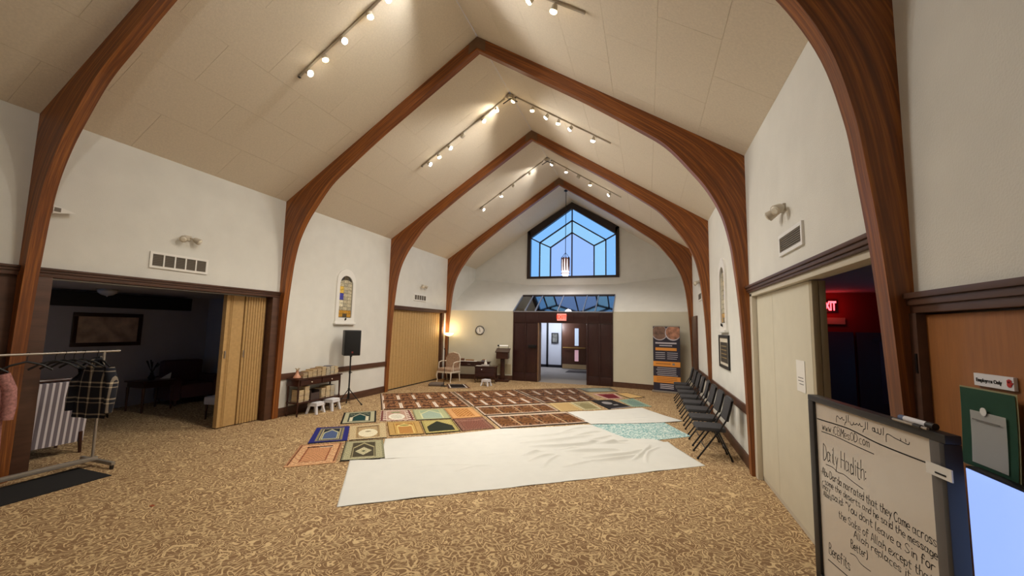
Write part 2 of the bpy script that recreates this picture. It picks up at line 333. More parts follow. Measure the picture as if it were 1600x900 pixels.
struct(obj('wall_hall', bm, DARKC), 'dark red wall of the hall under the exit sign', 'wall')
FRW = mat('added_window_frame', (60, 46, 40), .5)
for nm, lb, loc, rz, w_, h_ in (('added_window_3', 'added unseen lounge window at left, letting blue sky light in', (-2.2, -5.67, .9), 0, 2.0, 1.2), ('added_window_4', 'added unseen hall window beyond the cream panels, letting blue light in', (12.15, -.5, 1.0), PI/2, 1.4, 1.0)):  # both windows are added out of view to bring bluish light into the side rooms
    wr = struct(empty(nm, loc, rz), lb, 'window')
    for b in ((-w_/2, w_/2, -.06, .06, 0, .05), (-w_/2, w_/2, -.06, .06, h_-.05, h_), (-w_/2, -w_/2+.05, -.06, .06, .05, h_-.05), (w_/2-.05, w_/2, -.06, .06, .05, h_-.05), (-.02, .02, -.03, .03, .05, h_-.05)): boxo('frame_bar', FRW, b, wr)
    for a_, b_ in ((-w_/2+.05, -.02), (.02, w_/2-.05)): boxo('pane', glass_mat('side_pane', (.9, .95, 1), 0, ior=1.12), (a_, b_, -.003, .003, .05, h_-.05), wr)
# ------------------------------------------------------------------ glulam arches
INTR = [(.045, 0), (.05, .24), (.066, .98), (.09, 1.75), (.123, 2.34), (.172, 2.86), (.215, 3.2), (.311, 3.6), (.481, 3.97), (.704, 4.30), (1.05, 4.73), (1.45, 5.05), (2.237, 5.62), (3.1, 6.19), (W/2, 6.945)]
def cr(pts, n=5):
    out = []
    for i in range(len(pts)-1):
        p0, p1, p2, p3 = pts[max(i-1, 0)], pts[i], pts[i+1], pts[min(i+2, len(pts)-1)]
        for k in range(n):
            t = k/n
            out.append(tuple(.5*((2*p1[j])+(-p0[j]+p2[j])*t+(2*p0[j]-5*p1[j]+4*p2[j]-p3[j])*t*t+(-p0[j]+3*p1[j]-3*p2[j]+p3[j])*t**3) for j in (0, 1)))
    out.append(pts[-1]); return out
def half_arch(y, side):
    inn = cr(INTR); n = len(inn); outp = []
    zc0, ic = 3.5, None
    # where the haunch corner falls
    ci = min(range(n), key=lambda i: abs(inn[i][1]-4.15))
    for i, (d, z) in enumerate(inn):
        if i < ci:
            zz = z if z < 3.2 else None
            if zz is None:
                i0 = next(k for k in range(n) if inn[k][1] >= 3.2); t = (i-i0)/(ci-i0); zz = inn[i0][1]+(ZE-inn[i0][1])*t
            outp.append((0, zz))
        else:
            t = (i-ci)/(n-1-ci); t2 = t
            dd = inn[ci][0]*0+(d-inn[ci][0])*(W/2)/(W/2-inn[ci][0])
            outp.append((dd, ZE+SL*dd))
    bm = B(); uvl = bm.loops.layers.uv.new('lam')
    def X(d): return d if side == 'left' else W-d
    A = []; u = 0
    for i in range(n):
        if i: u += math.dist(inn[i], inn[i-1])
        wd_ = math.dist(inn[i], outp[i])
        A.append([bm.verts.new((X(inn[i][0]), y, inn[i][1])), bm.verts.new((X(outp[i][0]), y, outp[i][1])), bm.verts.new((X(outp[i][0]), y+AT, outp[i][1])), bm.verts.new((X(inn[i][0]), y+AT, inn[i][1])), u, wd_])
    def face(vs, uvs):
        f = bm.faces.new(vs); f.smooth = False
        for l, q in zip(f.loops, uvs): l[uvl].uv = q
    for a, b in zip(A, A[1:]):
        ua, wa, ub, wb = a[4], a[5], b[4], b[5]
        face((a[0], b[0], b[1], a[1]), [(ua, 0), (ub, 0), (ub, wb), (ua, wa)])
        face((a[2], b[2], b[3], a[3]), [(ua, wa), (ub, wb), (ub, 0), (ua, 0)])
        face((a[3], b[3], b[0], a[0]), [(ua, -.13), (ub, -.13), (ub, -.005), (ua, -.005)])
        face((a[1], b[1], b[2], a[2]), [(ua, wa), (ub, wb), (ub, wb+.1), (ua, wa+.1)])
    a = A[0]; face((a[0], a[1], a[2], a[3]), [(0, 0), (0, .05), (.1, .05), (.1, 0)])
    a = A[-1]; face((a[0], a[1], a[2], a[3]), [(0, 0), (0, .05), (.1, .05), (.1, 0)])
    return bm
CAPM = mat('apex_plate', (112, 82, 56), .5, .1, 10)
for k, y in enumerate(YA):
    e = empty('wooden_arch', (W/2, y, 0))
    tag(e, ['pointed glulam wood arch nearest the viewer, its top out of frame', 'second glulam wood arch from the viewer, highest apex in view', 'third glulam wood arch, behind the middle track lights', 'farthest and smallest glulam wood arch, framing the gable window'][k], 'arch', 'glulam arches across the hall')
    for s in ('left', 'right'):
        bm = half_arch(y, s); bmesh.ops.translate(bm, verts=list(bm.verts), vec=(-W/2, -y, 0)); obj('arch_half', bm, GLU, e)
    bm = B(); hw = .16
    prism(bm, [(-hw, -.012, ZA-SL*hw-.215), (0, -.012, ZA-.215), (hw, -.012, ZA-SL*hw-.215), (hw, -.012, ZA-SL*hw-.01), (0, -.012, ZA-.01), (-hw, -.012, ZA-SL*hw-.01)], (0, .012, 0))
    obj('apex_cap', bm, CAPM, e)
# ------------------------------------------------------------------ gable window
FRM = mat('window_frame_brown', (46, 34, 30), .5)
cx = W/2
O = [(2.50, 4.05), (2.50, 5.70), (cx, 6.855), (5.99, 5.70), (5.99, 4.05)]
C2 = [(2.885, 4.05), (2.885, 5.49), (cx, 6.36), (5.606, 5.49), (5.606, 4.05)]
C3 = [(3.35, 4.05), (3.35, 5.265), (cx, 5.85), (5.141, 5.265), (5.141, 4.05)]
win = struct(empty('window_1', (cx, YW, 3.96)), 'dark framed pointed gable window with chevron mullions and blue sky', 'window')
YP = YW+.05
def wpart(nm, bm, m): 
    bmesh.ops.translate(bm, verts=list(bm.verts), vec=(-cx, -YW, -3.96)); return obj(nm, bm, m, win)
def xz(p, y): return (p[0], y, p[1])
bm = B(); prism(bm, [xz(WO[0], YW-.05), (WO[4][0], YW-.05, WO[4][1]), (WO[4][0], YW-.05, 4.05), (WO[0][0], YW-.05, 4.05)], (0, .17, 0)); wpart('bottom_rail', bm, FRM)
for s in (0, 1):
    a, b = (WO[0][0], O[0][0]) if s == 0 else (O[4][0], WO[4][0])
    bm = B(); box(bm, a, b, YW-.05, YW+.12, 4.05, 5.98); wpart('side_stile', bm, FRM)
    i = 1 if s == 0 else 3
    bm = B(); prism(bm, [xz(WO[i], YW-.05), xz(O[i], YW-.05), xz(O[2], YW-.05), xz(WO[2], YW-.05)], (0, .17, 0)); wpart('top_rail', bm, FRM)
def mull(p, q, w=.022, nm='mullion'):
    bm = B(); d = (Vector(q)-Vector(p)).normalized(); n = Vector((-d.y, d.x))*w; p, q = Vector(p), Vector(q)
    prism(bm, [xz(p+n, YW), xz(q+n, YW), xz(q-n, YW), xz(p-n, YW)], (0, .075, 0)); wpart(nm, bm, FRM)
for Cn in (C2, C3):
    for a, b in zip(Cn, Cn[1:]): mull(a, b)
for i in (1, 3): mull(O[i], C2[i]); mull(C2[i], C3[i])
mull((cx, 4.05), (cx, 6.855))
G1 = glass_mat('pane_blue', (.82, .93, 1.0), 0, ior=1.12); G2 = glass_mat('pane_cyan', (.93, 1.0, .97), 0, ior=1.12); G3 = glass_mat('pane_pale', (.97, .93, 1.0), 0, ior=1.12)
def pane(pts, m):
    bm = B(); prism(bm, [xz(p, YP) for p in pts], (0, .006, 0)); wpart('pane', bm, m)
for s in (0, 1):
    f = (lambda L: L) if s == 0 else (lambda L: [(2*cx-p[0], p[1]) for p in L])
    pane(f([O[0], C2[0], C2[1], O[1]]), G1); pane(f([O[1], C2[1], C2[2], O[2]]), G1)
    pane(f([C2[0], C3[0], C3[1], C2[1]]), G2); pane(f([C2[1], C3[1], C3[2], C2[2]]), G2)
    pane(f([C3[0], (cx, 4.05), C3[2], C3[1]]), G3)
# ------------------------------------------------------------------ entrance vestibule
ves = tag(empty('entrance_vestibule', (cx, YV, 0)), 'dark mahogany panelled entrance with sloping glass roof below the gable window', 'entrance')
def vp(nm, b, m=MAHOG, parent=ves, bevel=.006):
    x0, x1, y0, y1, z0, z1 = b; return boxo(nm, m, (x0-cx, x1-cx, y0-YV, y1-YV, z0, z1), parent, bevel=bevel)
OX0, OX1, OZ = 3.40, 5.14, 2.10
vp('lintel', (XV0, XV1, YV-.03, YV+.09, OZ, ZV-.04)); 
vp('sill_rail', (XV0, XV1, YV-.05, YV+.09, ZV-.04, ZV), mat('grey_sill', (150, 150, 160), .4, metal=.5))
for a, b in ((XV0, OX0), (OX1, XV1)):
    vp('side_board', (a, b, YV, YV+.09, 0, OZ))
    mid = (a+b)/2
    for c, d in ((a, a+.05), (mid-.03, mid+.03), (b-.05, b)): vp('stile', (c, d, YV-.03, YV, 0, OZ))
    for c, d in ((a+.05, mid-.03), (mid+.03, b-.05)):
        vp('kick_rail', (c, d, YV-.025, YV, 0, .30)); vp('raised_panel', (c+.01, d-.01, YV-.012, YV, .31, OZ-.01))
for fx in (.13, .27, .62, .76, .88):
    x = XV0+(XV1-XV0)*fx; vp('lintel_bead', (x-.012, x+.012, YV-.042, YV-.03, OZ+.03, ZV-.05))
vp('door_handle', (3.06, 3.36, YV-.09, YV-.03, 1.20, 1.30), BLKM)
vp('door_edge', (OX0-.005, OX0+.035, YV-.02, YV+.35, .02, OZ), mat('door_edge_wood', (140, 110, 84), .5))
CANG = glass_mat('canopy_glass', (.42, .47, .60), .22, .05)
ALU = mat('pale_mullion', (150, 158, 176), .4, metal=.4)
gx = [XV0, XV0+.43, XV0+.82, XV0+1.65, XV0+2.55, XV0+2.97, XV1]
def cz(y): return ZV+(ZTC-ZV)*(y-YV)/(YW-YV)
for a, b in zip(gx, gx[1:]):
    bm = B(); prism(bm, [(a+.01-cx, 0, ZV), (b-.01-cx, 0, ZV), (b-.01-cx, YG-YV, ZG), (a+.01-cx, YG-YV, ZG)], (0, 0, -.008)); obj('roof_pane', bm, CANG, ves)
for x in gx:
    bm = B(); prism(bm, [(x-.016-cx, -.02, ZV-.03), (x+.016-cx, -.02, ZV-.03), (x+.016-cx, YG-YV, ZG-.03), (x-.016-cx, YG-YV, ZG-.03)], (0, -.01, .05)); obj('roof_bar', bm, ALU, ves)
bm = B(); prism(bm, [(XV0-cx, YG-YV-.03, ZG-.04), (XV1-cx, YG-YV-.03, ZG-.04), (XV1-cx, YG-YV+.03, ZG), (XV0-cx, YG-YV+.03, ZG)], (0, 0, .05)); obj('roof_head_bar', bm, FRM, ves)
# vestibule room and corridor beyond
CORW = mat('corridor_white', (226, 228, 238), .7); GREYC = mat('corridor_carpet', (150, 142, 134), .95, .12, 60, .3, 300)
bm = B(); box(bm, 1.2, 6.4, YV, 13.75, -.1, 0); struct(obj('floor_corridor', bm, GREYC), 'grey carpet of the entrance corridor', 'carpet')
bm = B()
for xw in (XV0-.08, XV1): prism(bm, [(xw, YV+.09, 0), (xw, 9.9, 0), (xw, 9.9, cz(9.9)-.10), (xw, YV+.09, cz(YV+.09)-.10)], (.08, 0, 0))
box(bm, XV0, XV1, 9.9, 9.96, 2.35, cz(9.9)-.07)
box(bm, 1.1, XV0, 9.9, 9.96, 0, 2.5); box(bm, XV1, 6.5, 9.9, 9.96, 0, 2.5)
struct(obj('wall_vestibule', bm, mat('vestibule_wall', (120, 116, 122), .7)), 'inner walls of the vestibule under the glass roof', 'wall')
bm = B(); box(bm, 1.1, 1.2, 9.9, 13.75, 0, 2.5); box(bm, 6.4, 6.5, 9.9, 13.75, 0, 2.5); box(bm, 1.1, 6.5, 13.6, 13.75, 0, 2.5)
struct(obj('wall_corridor', bm, CORW), 'white end wall of the entrance corridor', 'wall')
bm = B(); box(bm, 1.1, 6.5, 9.9, 13.75, 2.4, 2.5); struct(obj('ceiling_corridor', bm, CORW), 'white ceiling of the entrance corridor', 'ceiling')
wp = struct(empty('window_2', (2.5, 13.58, 0)), 'black framed white sidelight panel at the corridor end', 'window')
BF = mat('black_frame', (30, 28, 32), .4)
for a, b, z0, z1 in ((-.52, -.46, 0, 2.3), (-.13, -.04, 0, 2.3), (.62, .72, 0, 2.3), (-.52, .72, 0, .13), (-.52, .72, 2.2, 2.3)): boxo('frame_bar', BF, (a, b, -.03, .02, z0, z1), wp)
pf = tag(empty('picture_frame', (2.80, 13.50, 1.44)), 'small black framed picture seen through the entrance opening', 'picture')
for b in ((-.17, .17, 0, .03, .2, .25), (-.17, .17, 0, .03, -.25, -.2), (-.17, -.12, 0, .03, -.2, .2), (.12, .17, 0, .03, -.2, .2)): boxo('frame_bar', BLACK, b, pf)
boxo('print', mat('print_grey', (120, 118, 112), .6, .5, 9), (-.12, .12, .01, .025, -.2, .2), pf)
DBR = mat('brown_door', (92, 56, 38), .4, .15, 8, stretch=(4, 4, .4))
dr = struct(empty('door_2', (3.30, 12.85, 0)), 'brown entrance door with brass push bar and narrow lights', 'door')
boxo('door_leaf', DBR, (0, 1.16, 0, .05, .04, 2.2), dr, bevel=.004)
boxo('kick_plate', mat('kick_brass', (190, 160, 116), .4), (.02, 1.14, -.012, 0, .05, .25), dr)
LIT = mat('door_light_glass', (190, 205, 225), .2, emit=.6)
boxo('glass_light', LIT, (.6, .78, -.01, .0, 1.12, 1.93), dr); boxo('glass_light', mat('door_light_pink', (215, 170, 180), .2, emit=.5), (.6, .78, -.01, 0, .40, .92), dr)
bm = B(); tube(bm, [(.05, -.07, 1.02), (1.1, -.07, 1.02)], .022); tube(bm, [(.08, -.07, 1.02), (.08, 0, 1.02)], .015); tube(bm, [(1.07, -.07, 1.02), (1.07, 0, 1.02)], .015); obj('push_bar', bm, mat('brass', (190, 150, 80), .3, metal=.7), dr)
mt = tag(boxo('door_mat', mat('dark_mat', (60, 52, 50), .95), (3.7, 4.75, 11.6, 12.5, 0, .012)), 'dark doormat in front of the brown entrance door', 'mat')
def corridor_lamp(x, y, z, wats, label, col=(.86, .92, 1)):
    r = tag(empty('ceiling_lamp', (x, y, z)), label, 'lamp')
    bm = B(); lathe(bm, [(.17, 0), (.17, -.02), (.13, -.05)]); obj('lamp_base', bm, WHITEP, r, True)
    bm = B(); lathe(bm, [(.15, -.03), (.14, -.08), (.09, -.12), (0, -.135)]); obj('lamp_globe', bm, mat('lamp_globe_glow', (235, 240, 255), .3, emit=2.0), r, True)
    l = bpy.data.lights.new('corridor_glow', 'POINT'); l.energy = wats; l.color = col; l.shadow_soft_size = .12
    lo = bpy.data.objects.new('corridor_glow', l); COL.objects.link(lo); lo.location = (x, y, z-.3)
corridor_lamp(2.9, 12.3, 2.4, 60, 'round ceiling lamp in the entrance corridor'); 
# red exit sign over the entrance
RED = mat('exit_red', (255, 60, 40), .4, emit=2.2); PINK = mat('exit_pink', (235, 150, 140), .4, emit=.55)
es = tag(empty('exit_sign', (4.272, YV-.06, 2.31)), 'pink lit EXIT sign over the dark entrance', 'sign')
boxo('sign_box', PINK, (-.165, .165, -.03, .03, -.125, .125), es, bevel=.006)
text_obj('letters', 'EXIT', .17, RED, es, frame_mat((0, -.034, 0), (1, 0, 0), (0, 0, 1)), bold=.006)
# ------------------------------------------------------------------ pendant lantern
pl = tag(empty('pendant_lantern', (cx, 8.62, ZA-.02)), 'hanging metal lantern lit from inside before the gable window', 'lamp')
bm = B(); lathe(bm, [(.09, 0), (.09, -.02), (.02, -.06)]); obj('ceiling_canopy', bm, BLKM, pl, True)
bm = B(); tube(bm, [(0, 0, -.05), (0, 0, -2.47)], .012); obj('chain', bm, BLKM, pl)
PT = -2.62; PB = -3.30
for k in range(4):
    a = k*PI/2; bm = B(); tube(bm, [(0, 0, PT+.2), (.06*math.cos(a), .06*math.sin(a), PT+.13), (.15*math.cos(a), .15*math.sin(a), PT)], .008, 6); obj('hanger_arm', bm, BLKM, pl)
LANT = mat('lantern_metal', (96, 66, 62), .4, metal=.5)
for k in range(10):
    a = k*2*PI/10; bm = B(); c, s = math.cos(a), math.sin(a); t = Vector((-s, c, 0))*.042; p = Vector((c, s, 0))*.155
    prism(bm, [tuple(p-t+Vector((0, 0, PT-.02))), tuple(p+Vector((0, 0, PT+.03))), tuple(p+t+Vector((0, 0, PT-.02))), tuple(p+t*.5+Vector((0, 0, PT-.5))), tuple(p-t*.5+Vector((0, 0, PT-.5)))], tuple(Vector((c, s, 0))*.006)); obj('slat', bm, LANT, pl)
bm = B(); lathe(bm, [(.13, PT-.05), (.135, PT-.45), (.13, PB+.06), (.1, PB)]); obj('glass_cylinder', bm, mat('lantern_glass', (255, 236, 240), .3, emit=2.2), pl, True)
bm = B(); tube(bm, [(.16*math.cos(2*PI*k/20), .16*math.sin(2*PI*k/20), PB+.09) for k in range(20)], .012, 6, closed=True); obj('ring', bm, LANT, pl)
l = bpy.data.lights.new('lantern_glow', 'POINT'); l.energy = 14; l.color = (1, .9, .88); l.shadow_soft_size = .14
lo = bpy.data.objects.new('lantern_glow', l); COL.objects.link(lo); lo.location = (cx, 8.62, ZA+PB-.2)
# ------------------------------------------------------------------ track lights
BULBW = mat('bulb_warm', (255, 226, 170), .3, emit=22); BULBC = mat('bulb_cool', (255, 246, 232), .3, emit=26); BULBO = mat('bulb_off', (190, 186, 178), .3)
TRK = mat('track_white', (176, 166, 148), .5); CAN = mat('head_can', (196, 186, 168), .4)
def ceil_pt(x, y, off=0):
    if x <= W/2: n = Vector((SL, 0, -1)).normalized(); return Vector((x, y, ZE+SL*x))+n*off
    n = Vector((-SL, 0, -1)).normalized(); return Vector((x, y, ZE+SL*(W-x)))+n*off
BAYN = ['nearest bay', 'middle bay', 'farthest bay', 'bay behind the viewer']
DIM = [1, 1, 1, .55]
HEADS = [([(2.19, 1, 0), (2.49, 1, 1), (2.81, 1, 0), (3.28, 1, 1), (3.56, 1, 0), (3.95, 1, 0)], [(4.5, 1, 0), (4.9, 1, 1), (5.2, 0, 0), (5.53, 1, 0), (5.80, 1, 1), (6.10, 1, 1)]),
         ([(2.20, 1, 0), (2.46, 1, 1), (2.73, 1, 0), (3.09, 0, 0), (3.57, 1, 0), (3.90, 1, 1)], [(4.36, 1, 1), (4.79, 1, 1), (5.13, 1, 0), (5.38, 1, 1), (5.66, 1, 0), (6.13, 1, 0)]),
         ([(2.10, 1, 0), (2.73, 1, 0), (3.16, 0, 0), (3.70, 0, 0)], [(4.43, 1, 0), (4.86, 1, 0), (5.21, 0, 0), (5.59, 1, 1), (6.16, 1, 0)]),
         ([(2.73, 1, 0), (3.60, 0, 0)], [(4.90, 0, 0), (5.60, 1, 0)])]
def track_light(bay, y):
    for s, nm in ((0, 'left'), (1, 'right')):
        xs = (2.02, W/2-.14) if s == 0 else (W/2+.14, 6.47)
        r = tag(empty('track_rail', ceil_pt(xs[s], y)), 'thin light track down the %s ceiling slope in the %s' % (nm, BAYN[bay]), 'track', 'ceiling light tracks')
        o = Vector(r.location); a, b = ceil_pt(xs[0], y, .002)-o, ceil_pt(xs[1], y, .002)-o; n = ceil_pt(xs[0], y, 1)-ceil_pt(xs[0], y, 0)
        bm = B(); h = .017; prism(bm, [a-Vector((0, h, 0)), a+Vector((0, h, 0)), b+Vector((0, h, 0)), b-Vector((0, h, 0))], n*.025); obj('rail', bm, TRK, r)
        bm = B(); p = a+n*.03; prism(bm, [p-Vector((.02, .022, 0)), p+Vector((.02, -.022, 0)), p+Vector((.02, .022, 0)), p+Vector((-.02, .022, 0))], n*.006); obj('end_cap', bm, BLKM, r)
        for i, (x, lit, warm) in enumerate(HEADS[bay][s]):
            order = i if s == 0 else len(HEADS[bay][s])-1-i
            base = ceil_pt(x, y, .03)
            h = tag(empty('track_spotlight', base), '%s %s spotlight up from the lower end of the %s track, %s' % (ORD[order], 'warm' if warm else ('white' if lit else 'unlit'), nm, BAYN[bay]), 'spotlight', 'track spotlights')
            inward = 1 if s == 0 else -1
            if lit:
                tgt = Vector((W-.2, y, 2.6) if s == 0 else (.2, y+.4, 3.2)) if bay == 3 else Vector((W-.2 if s == 0 else .2, y+random.uniform(.2, 1.4), 1.9)) if i % 2 == 0 else Vector((W/2+random.uniform(-.6, 1.2), y+random.uniform(.3, 1.8), 0))
                d = (tgt-base).normalized()
            else: d = Vector((-inward*.9, .35, -.45)).normalized()
            bm = B(); tube(bm, [(0, 0, 0), (0, 0, -.055)], .009, 8); obj('stem', bm, CAN, h)
            piv = Vector((0, 0, -.06))
            bm = B(); tube(bm, [piv-d*.035, piv-d*.02, piv+d*.03, piv+d*.045], [.02, .036, .044, .048], 14); obj('can', bm, CAN, h, True)
            bm = B(); tube(bm, [piv+d*.042, piv+d*.06, piv+d*.072, piv+d*.078], [.046, .046, .034, .008], 14)
            obj('bulb', bm, (BULBW if warm else BULBC) if lit else BULBO, h, True)
            if lit:
                l = bpy.data.lights.new('spot_beam', 'SPOT'); l.energy = SPOT_W*4*(DIM[bay] if bay < 3 else (.35, 1.1)[s]); l.spot_size = math.radians(112); l.spot_blend = .45; l.shadow_soft_size = .045
                l.color = (1, .89, .73) if warm else (1, .97, .92)
                lo = bpy.data.objects.new('spot_beam', l); COL.objects.link(lo); lo.location = base+piv+d*.09; lo.rotation_euler = d.to_track_quat('-Z', 'Y').to_euler()
    # feed canopy at the ridge
    r = tag(empty('track_feed', (W/2, y, ZA-.10)), 'small round power feed joining both tracks at the ridge, %s' % BAYN[bay], 'canopy', 'track power feeds')
    bm = B(); lathe(bm, [(.075, .05), (.075, .0), (.06, -.02)]); obj('feed_cap', bm, TRK, r, True)
    bm = B(); pts = [Vector((math.sin(t)*.17, 0, -.03-.09*abs(math.sin(t))*1.0)) for t in [(-PI/2)+PI*i/12 for i in range(13)]]; tube(bm, pts, .012, 6); obj('flexible_joint', bm, BLKM, r)
for bay, y in enumerate((-1.76, 1.90, 5.52, -5.55)): track_light(bay, y)
# ------------------------------------------------------------------ accordion partitions
def groove_pleat(bm, x, y0, y1, z0, z1, depth=.045, f=.70):
    """one stiff accordion panel, slightly turned, and the recessed hinge fold behind its far edge"""
    ym = y0+(y1-y0)*f
    prism(bm, [(x, y0, z0), (x+.012, ym, z0), (x+.003, ym, z0), (x-.009, y0, z0)], (0, 0, z1-z0))
    prism(bm, [(x+.012, ym, z0), (x-depth, (ym+y1)/2, z0), (x-depth-.006, (ym+y1)/2, z0), (x+.003, ym, z0)], (0, 0, z1-z0))
    prism(bm, [(x-depth, (ym+y1)/2, z0), (x, y1, z0), (x-.009, y1, z0), (x-depth-.006, (ym+y1)/2, z0)], (0, 0, z1-z0))
def pleats(bm, x, y0, y1, n, amp, z0, z1, th=.006):
    ys = [y0+(y1-y0)*i/(2*n) for i in range(2*n+1)]
    top = [(x+(amp if i % 2 else -amp), y) for i, y in enumerate(ys)]
    for (xa, ya), (xb, yb) in zip(top, top[1:]):
        prism(bm, [(xa, ya, z0), (xb, yb, z0), (xb+th, yb, z0), (xa+th, ya, z0)], (0, 0, z1-z0))
ac = tag(empty('accordion_partition', (-.08, 5.43, 0)), 'closed tan pleated accordion wall beside the floor lamp', 'partition', 'tan accordion partitions')
n = 20; yy0, yy1 = YA[2]+AT+.05-5.43, YA[3]-.31-5.43
for i in range(n):
    bm = B(); a = yy0+(yy1-yy0)*i/n; b = yy0+(yy1-yy0)*(i+1)/n; groove_pleat(bm, 0, a, b, .03, 2.385); obj('pleat', bm, TAN, ac)
boxo('bottom_sweep', BLACK, (-.02, .02, yy0, yy1, .005, .03), ac); boxo('track', TRIM, (-.03, .03, yy0, yy1, 2.375, 2.389), ac)
ac = tag(empty('accordion_partition', (-.13, -.5, 0)), 'folded back tan accordion door at the right of the dark lounge opening', 'partition', 'tan accordion partitions')
def apart(nm, m, fn):
    bm = B(); fn(bm); return obj(nm, bm, m, ac)
apart('lead_post', TAN, lambda b: box(b, -.12, -.03, -.46, -.41, .02, 2.40))
apart('pleat', TAN, lambda b: (groove_pleat(b, -.03, -.41, -.375, .02, 2.40, .03, .5), groove_pleat(b, -.03, -.375, -.34, .02, 2.40, .03, .5)))
apart('flat_panel', TAN, lambda b: box(b, -.06, -.03, -.34, -.12, .02, 2.40))
apart('lead_post', TAN, lambda b: box(b, -.09, -.015, -.10, -.055, .02, 2.40))
for i in range(7): apart('pleat', TAN, lambda b, i=i: groove_pleat(b, .0, -.055+i*.054, -.055+(i+1)*.054, .02, 2.40, .04, .55))
apart('handle', STEEL, lambda b: box(b, -.03, -.005, -.435, -.42, 1.25, 1.38)); apart('handle', STEEL, lambda b: box(b, -.02, .0, -.085, -.07, 1.25, 1.38))
apart('track', STEEL, lambda b: box(b, -.10, -.02, -2.8, .33, 2.405, 2.42))
# cream folding panels, right wall
cp = tag(empty('folding_panel_door', (8.57, -1.1, 0)), 'tall cream folding panels half closing the right hall opening', 'partition')
CASE = mat('cream_casing', (206, 198, 180), .6)
boxo('casing_post', CASE, (-.08, .06, .98, 1.10, 0, 2.44), cp, bevel=.006); boxo('casing_head', CASE, (-.08, .06, -2.43, 1.10, 2.40, 2.455), cp, bevel=.004)
for a, b in ((.27, .97), (-.90, .265)): boxo('panel', CREAMP, (-.02, .03, a, b, .06, 2.395), cp, bevel=.005)
boxo('floor_sweep', mat('grey_sweep', (190, 182, 165), .5), (-.012, .025, -.90, .97, .005, .06), cp)
boxo('end_panel', mat('end_panel_tan', (170, 158, 132), .7), (.035, .09, -.96, -.905, .02, 2.39), cp, bevel=.004)
boxo('end_panel', mat('end_panel_tan', (170, 158, 132), .7), (-.02, .03, -.97, -.905, .02, 2.39), cp, bevel=.004)
pp = tag(empty('paper_notice', (8.545, -1.70, 1.5)), 'white paper notice taped on the cream folding panel', 'notice')
bm = B(); box(bm, 0, .003, -.115, .115, -.15, .15); obj('sheet', bm, PAPER, pp)
for i in range(3): boxo('print_line', mat('print_ink', (120, 118, 120), .8), (-.001, 0, -.07, .07-.03*(i == 2), -.02-.03*i, -.012-.03*i), pp)
# hall beyond: exit sign, door
ex = tag(empty('exit_sign', (10.10, 1.95, 2.385)), 'red glowing EXIT sign in the dark right hall', 'sign')
boxo('sign_box', mat('sign_dark', (40, 16, 14), .5), (-.135, .135, .005, .045, -.105, .105), ex, bevel=.005)
text_obj('letters', 'EXIT', .21, mat('exit_red_bright', (255, 70, 80), .4, emit=6), ex, frame_mat((0, 0, 0), (1, 0, 0), (0, 0, 1)) @ Matrix.Diagonal((.5, 1, 1, 1)), bold=.008)
l = bpy.data.lights.new('exit_glow', 'POINT'); l.energy = 1.6; l.color = (1, .06, .05); l.shadow_soft_size = .1
lo = bpy.data.objects.new('exit_glow', l); COL.objects.link(lo); lo.location = (10.1, 1.78, 2.36)
hd = struct(empty('door_3', (10.45, 1.98, 0)), 'dark blue panelled double door under the red exit sign', 'door')
for a in (-.92, .02):
    boxo('door_leaf', HALLDOOR, (a, a+.9, -.03, .015, 0, 1.95), hd, bevel=.004); boxo('door_light', mat('hall_door_glass', (90, 100, 125), .15), (a+.3, a+.44, -.036, -.03, .8, 1.8), hd); boxo('door_moulding', HALLDOOR, (a+.2, a+.54, -.045, -.03, 1.82, 1.86), hd)
boxo('sign_reflection', mat('reflection_cream', (200, 170, 140), .6), (-.42, -.12, -.02, .015, 2.08, 2.19), hd); boxo('switch_plate', WHITEP, (-1.03, -.98, -.01, .015, 1.45, 1.55), hd)  # cream strip stands in for light reflected below the exit sign
# oak door on the right with signs
od = struct(empty('door_4', (W, -4.2, 0)), 'orange oak door beside the whiteboard with Employees Only sign', 'door')
boxo('door_leaf', OAKDOOR, (.01, .06, -.5, .48, 0, 2.02), od, bevel=.004)
boxo('frame_post', TRIM, (-.03, .15, .48, .575, 0, 2.03), od, bevel=.005); boxo('frame_post', TRIM, (-.03, .15, -.6, -.5, 0, 2.03), od, bevel=.005)
boxo('hinge', BLKM, (-.035, -.02, .49, .505, 1.72, 1.82), od); boxo('backing', TRIM, (.06, .17, -.6, .6, 0, 2.1), od)
sg = tag(empty('door_sign', (W-.004, -4.143, 1.731)), 'white Employees Only sign with a red hand', 'sign')
boxo('plate', WHITEP, (0, .012, -.102, .102, -.026, .026), sg)
INK = mat('black_ink', (20, 20, 22), .8); 
text_obj('letters', 'Employees Only', .0205, INK, sg, frame_mat((-.001, .022, -.002), (0, -1, 0), (0, 0, 1)), extrude=.0005, bold=.0006)
REDH = mat('red_print', (190, 40, 36), .6)
bm = B(); lathe(bm, [(.012, 0), (.012, .001)], seg=10)
for k in range(4): box(bm, -.011+k*.006, -.007+k*.006, .006, .022-abs(k-1.5)*.003, 0, .001)
prism(bm, [(.010, -.004, 0), (.019, .006, 0), (.016, .009, 0), (.008, .003, 0)], (0, 0, .001))
o = obj('hand_symbol', bm, REDH, sg); o.matrix_local = frame_mat((-.001, -.083, -.003), (0, -1, 0), (0, 0, 1))
gp = tag(empty('green_poster', (W-.03, -4.15, 1.53)), 'curled green paper poster with a white card on the oak door', 'poster')
GRN = mat('green_paper', (58, 104, 80), .7, .06, 20); EDGE = mat('poster_edge', (190, 190, 150), .8)
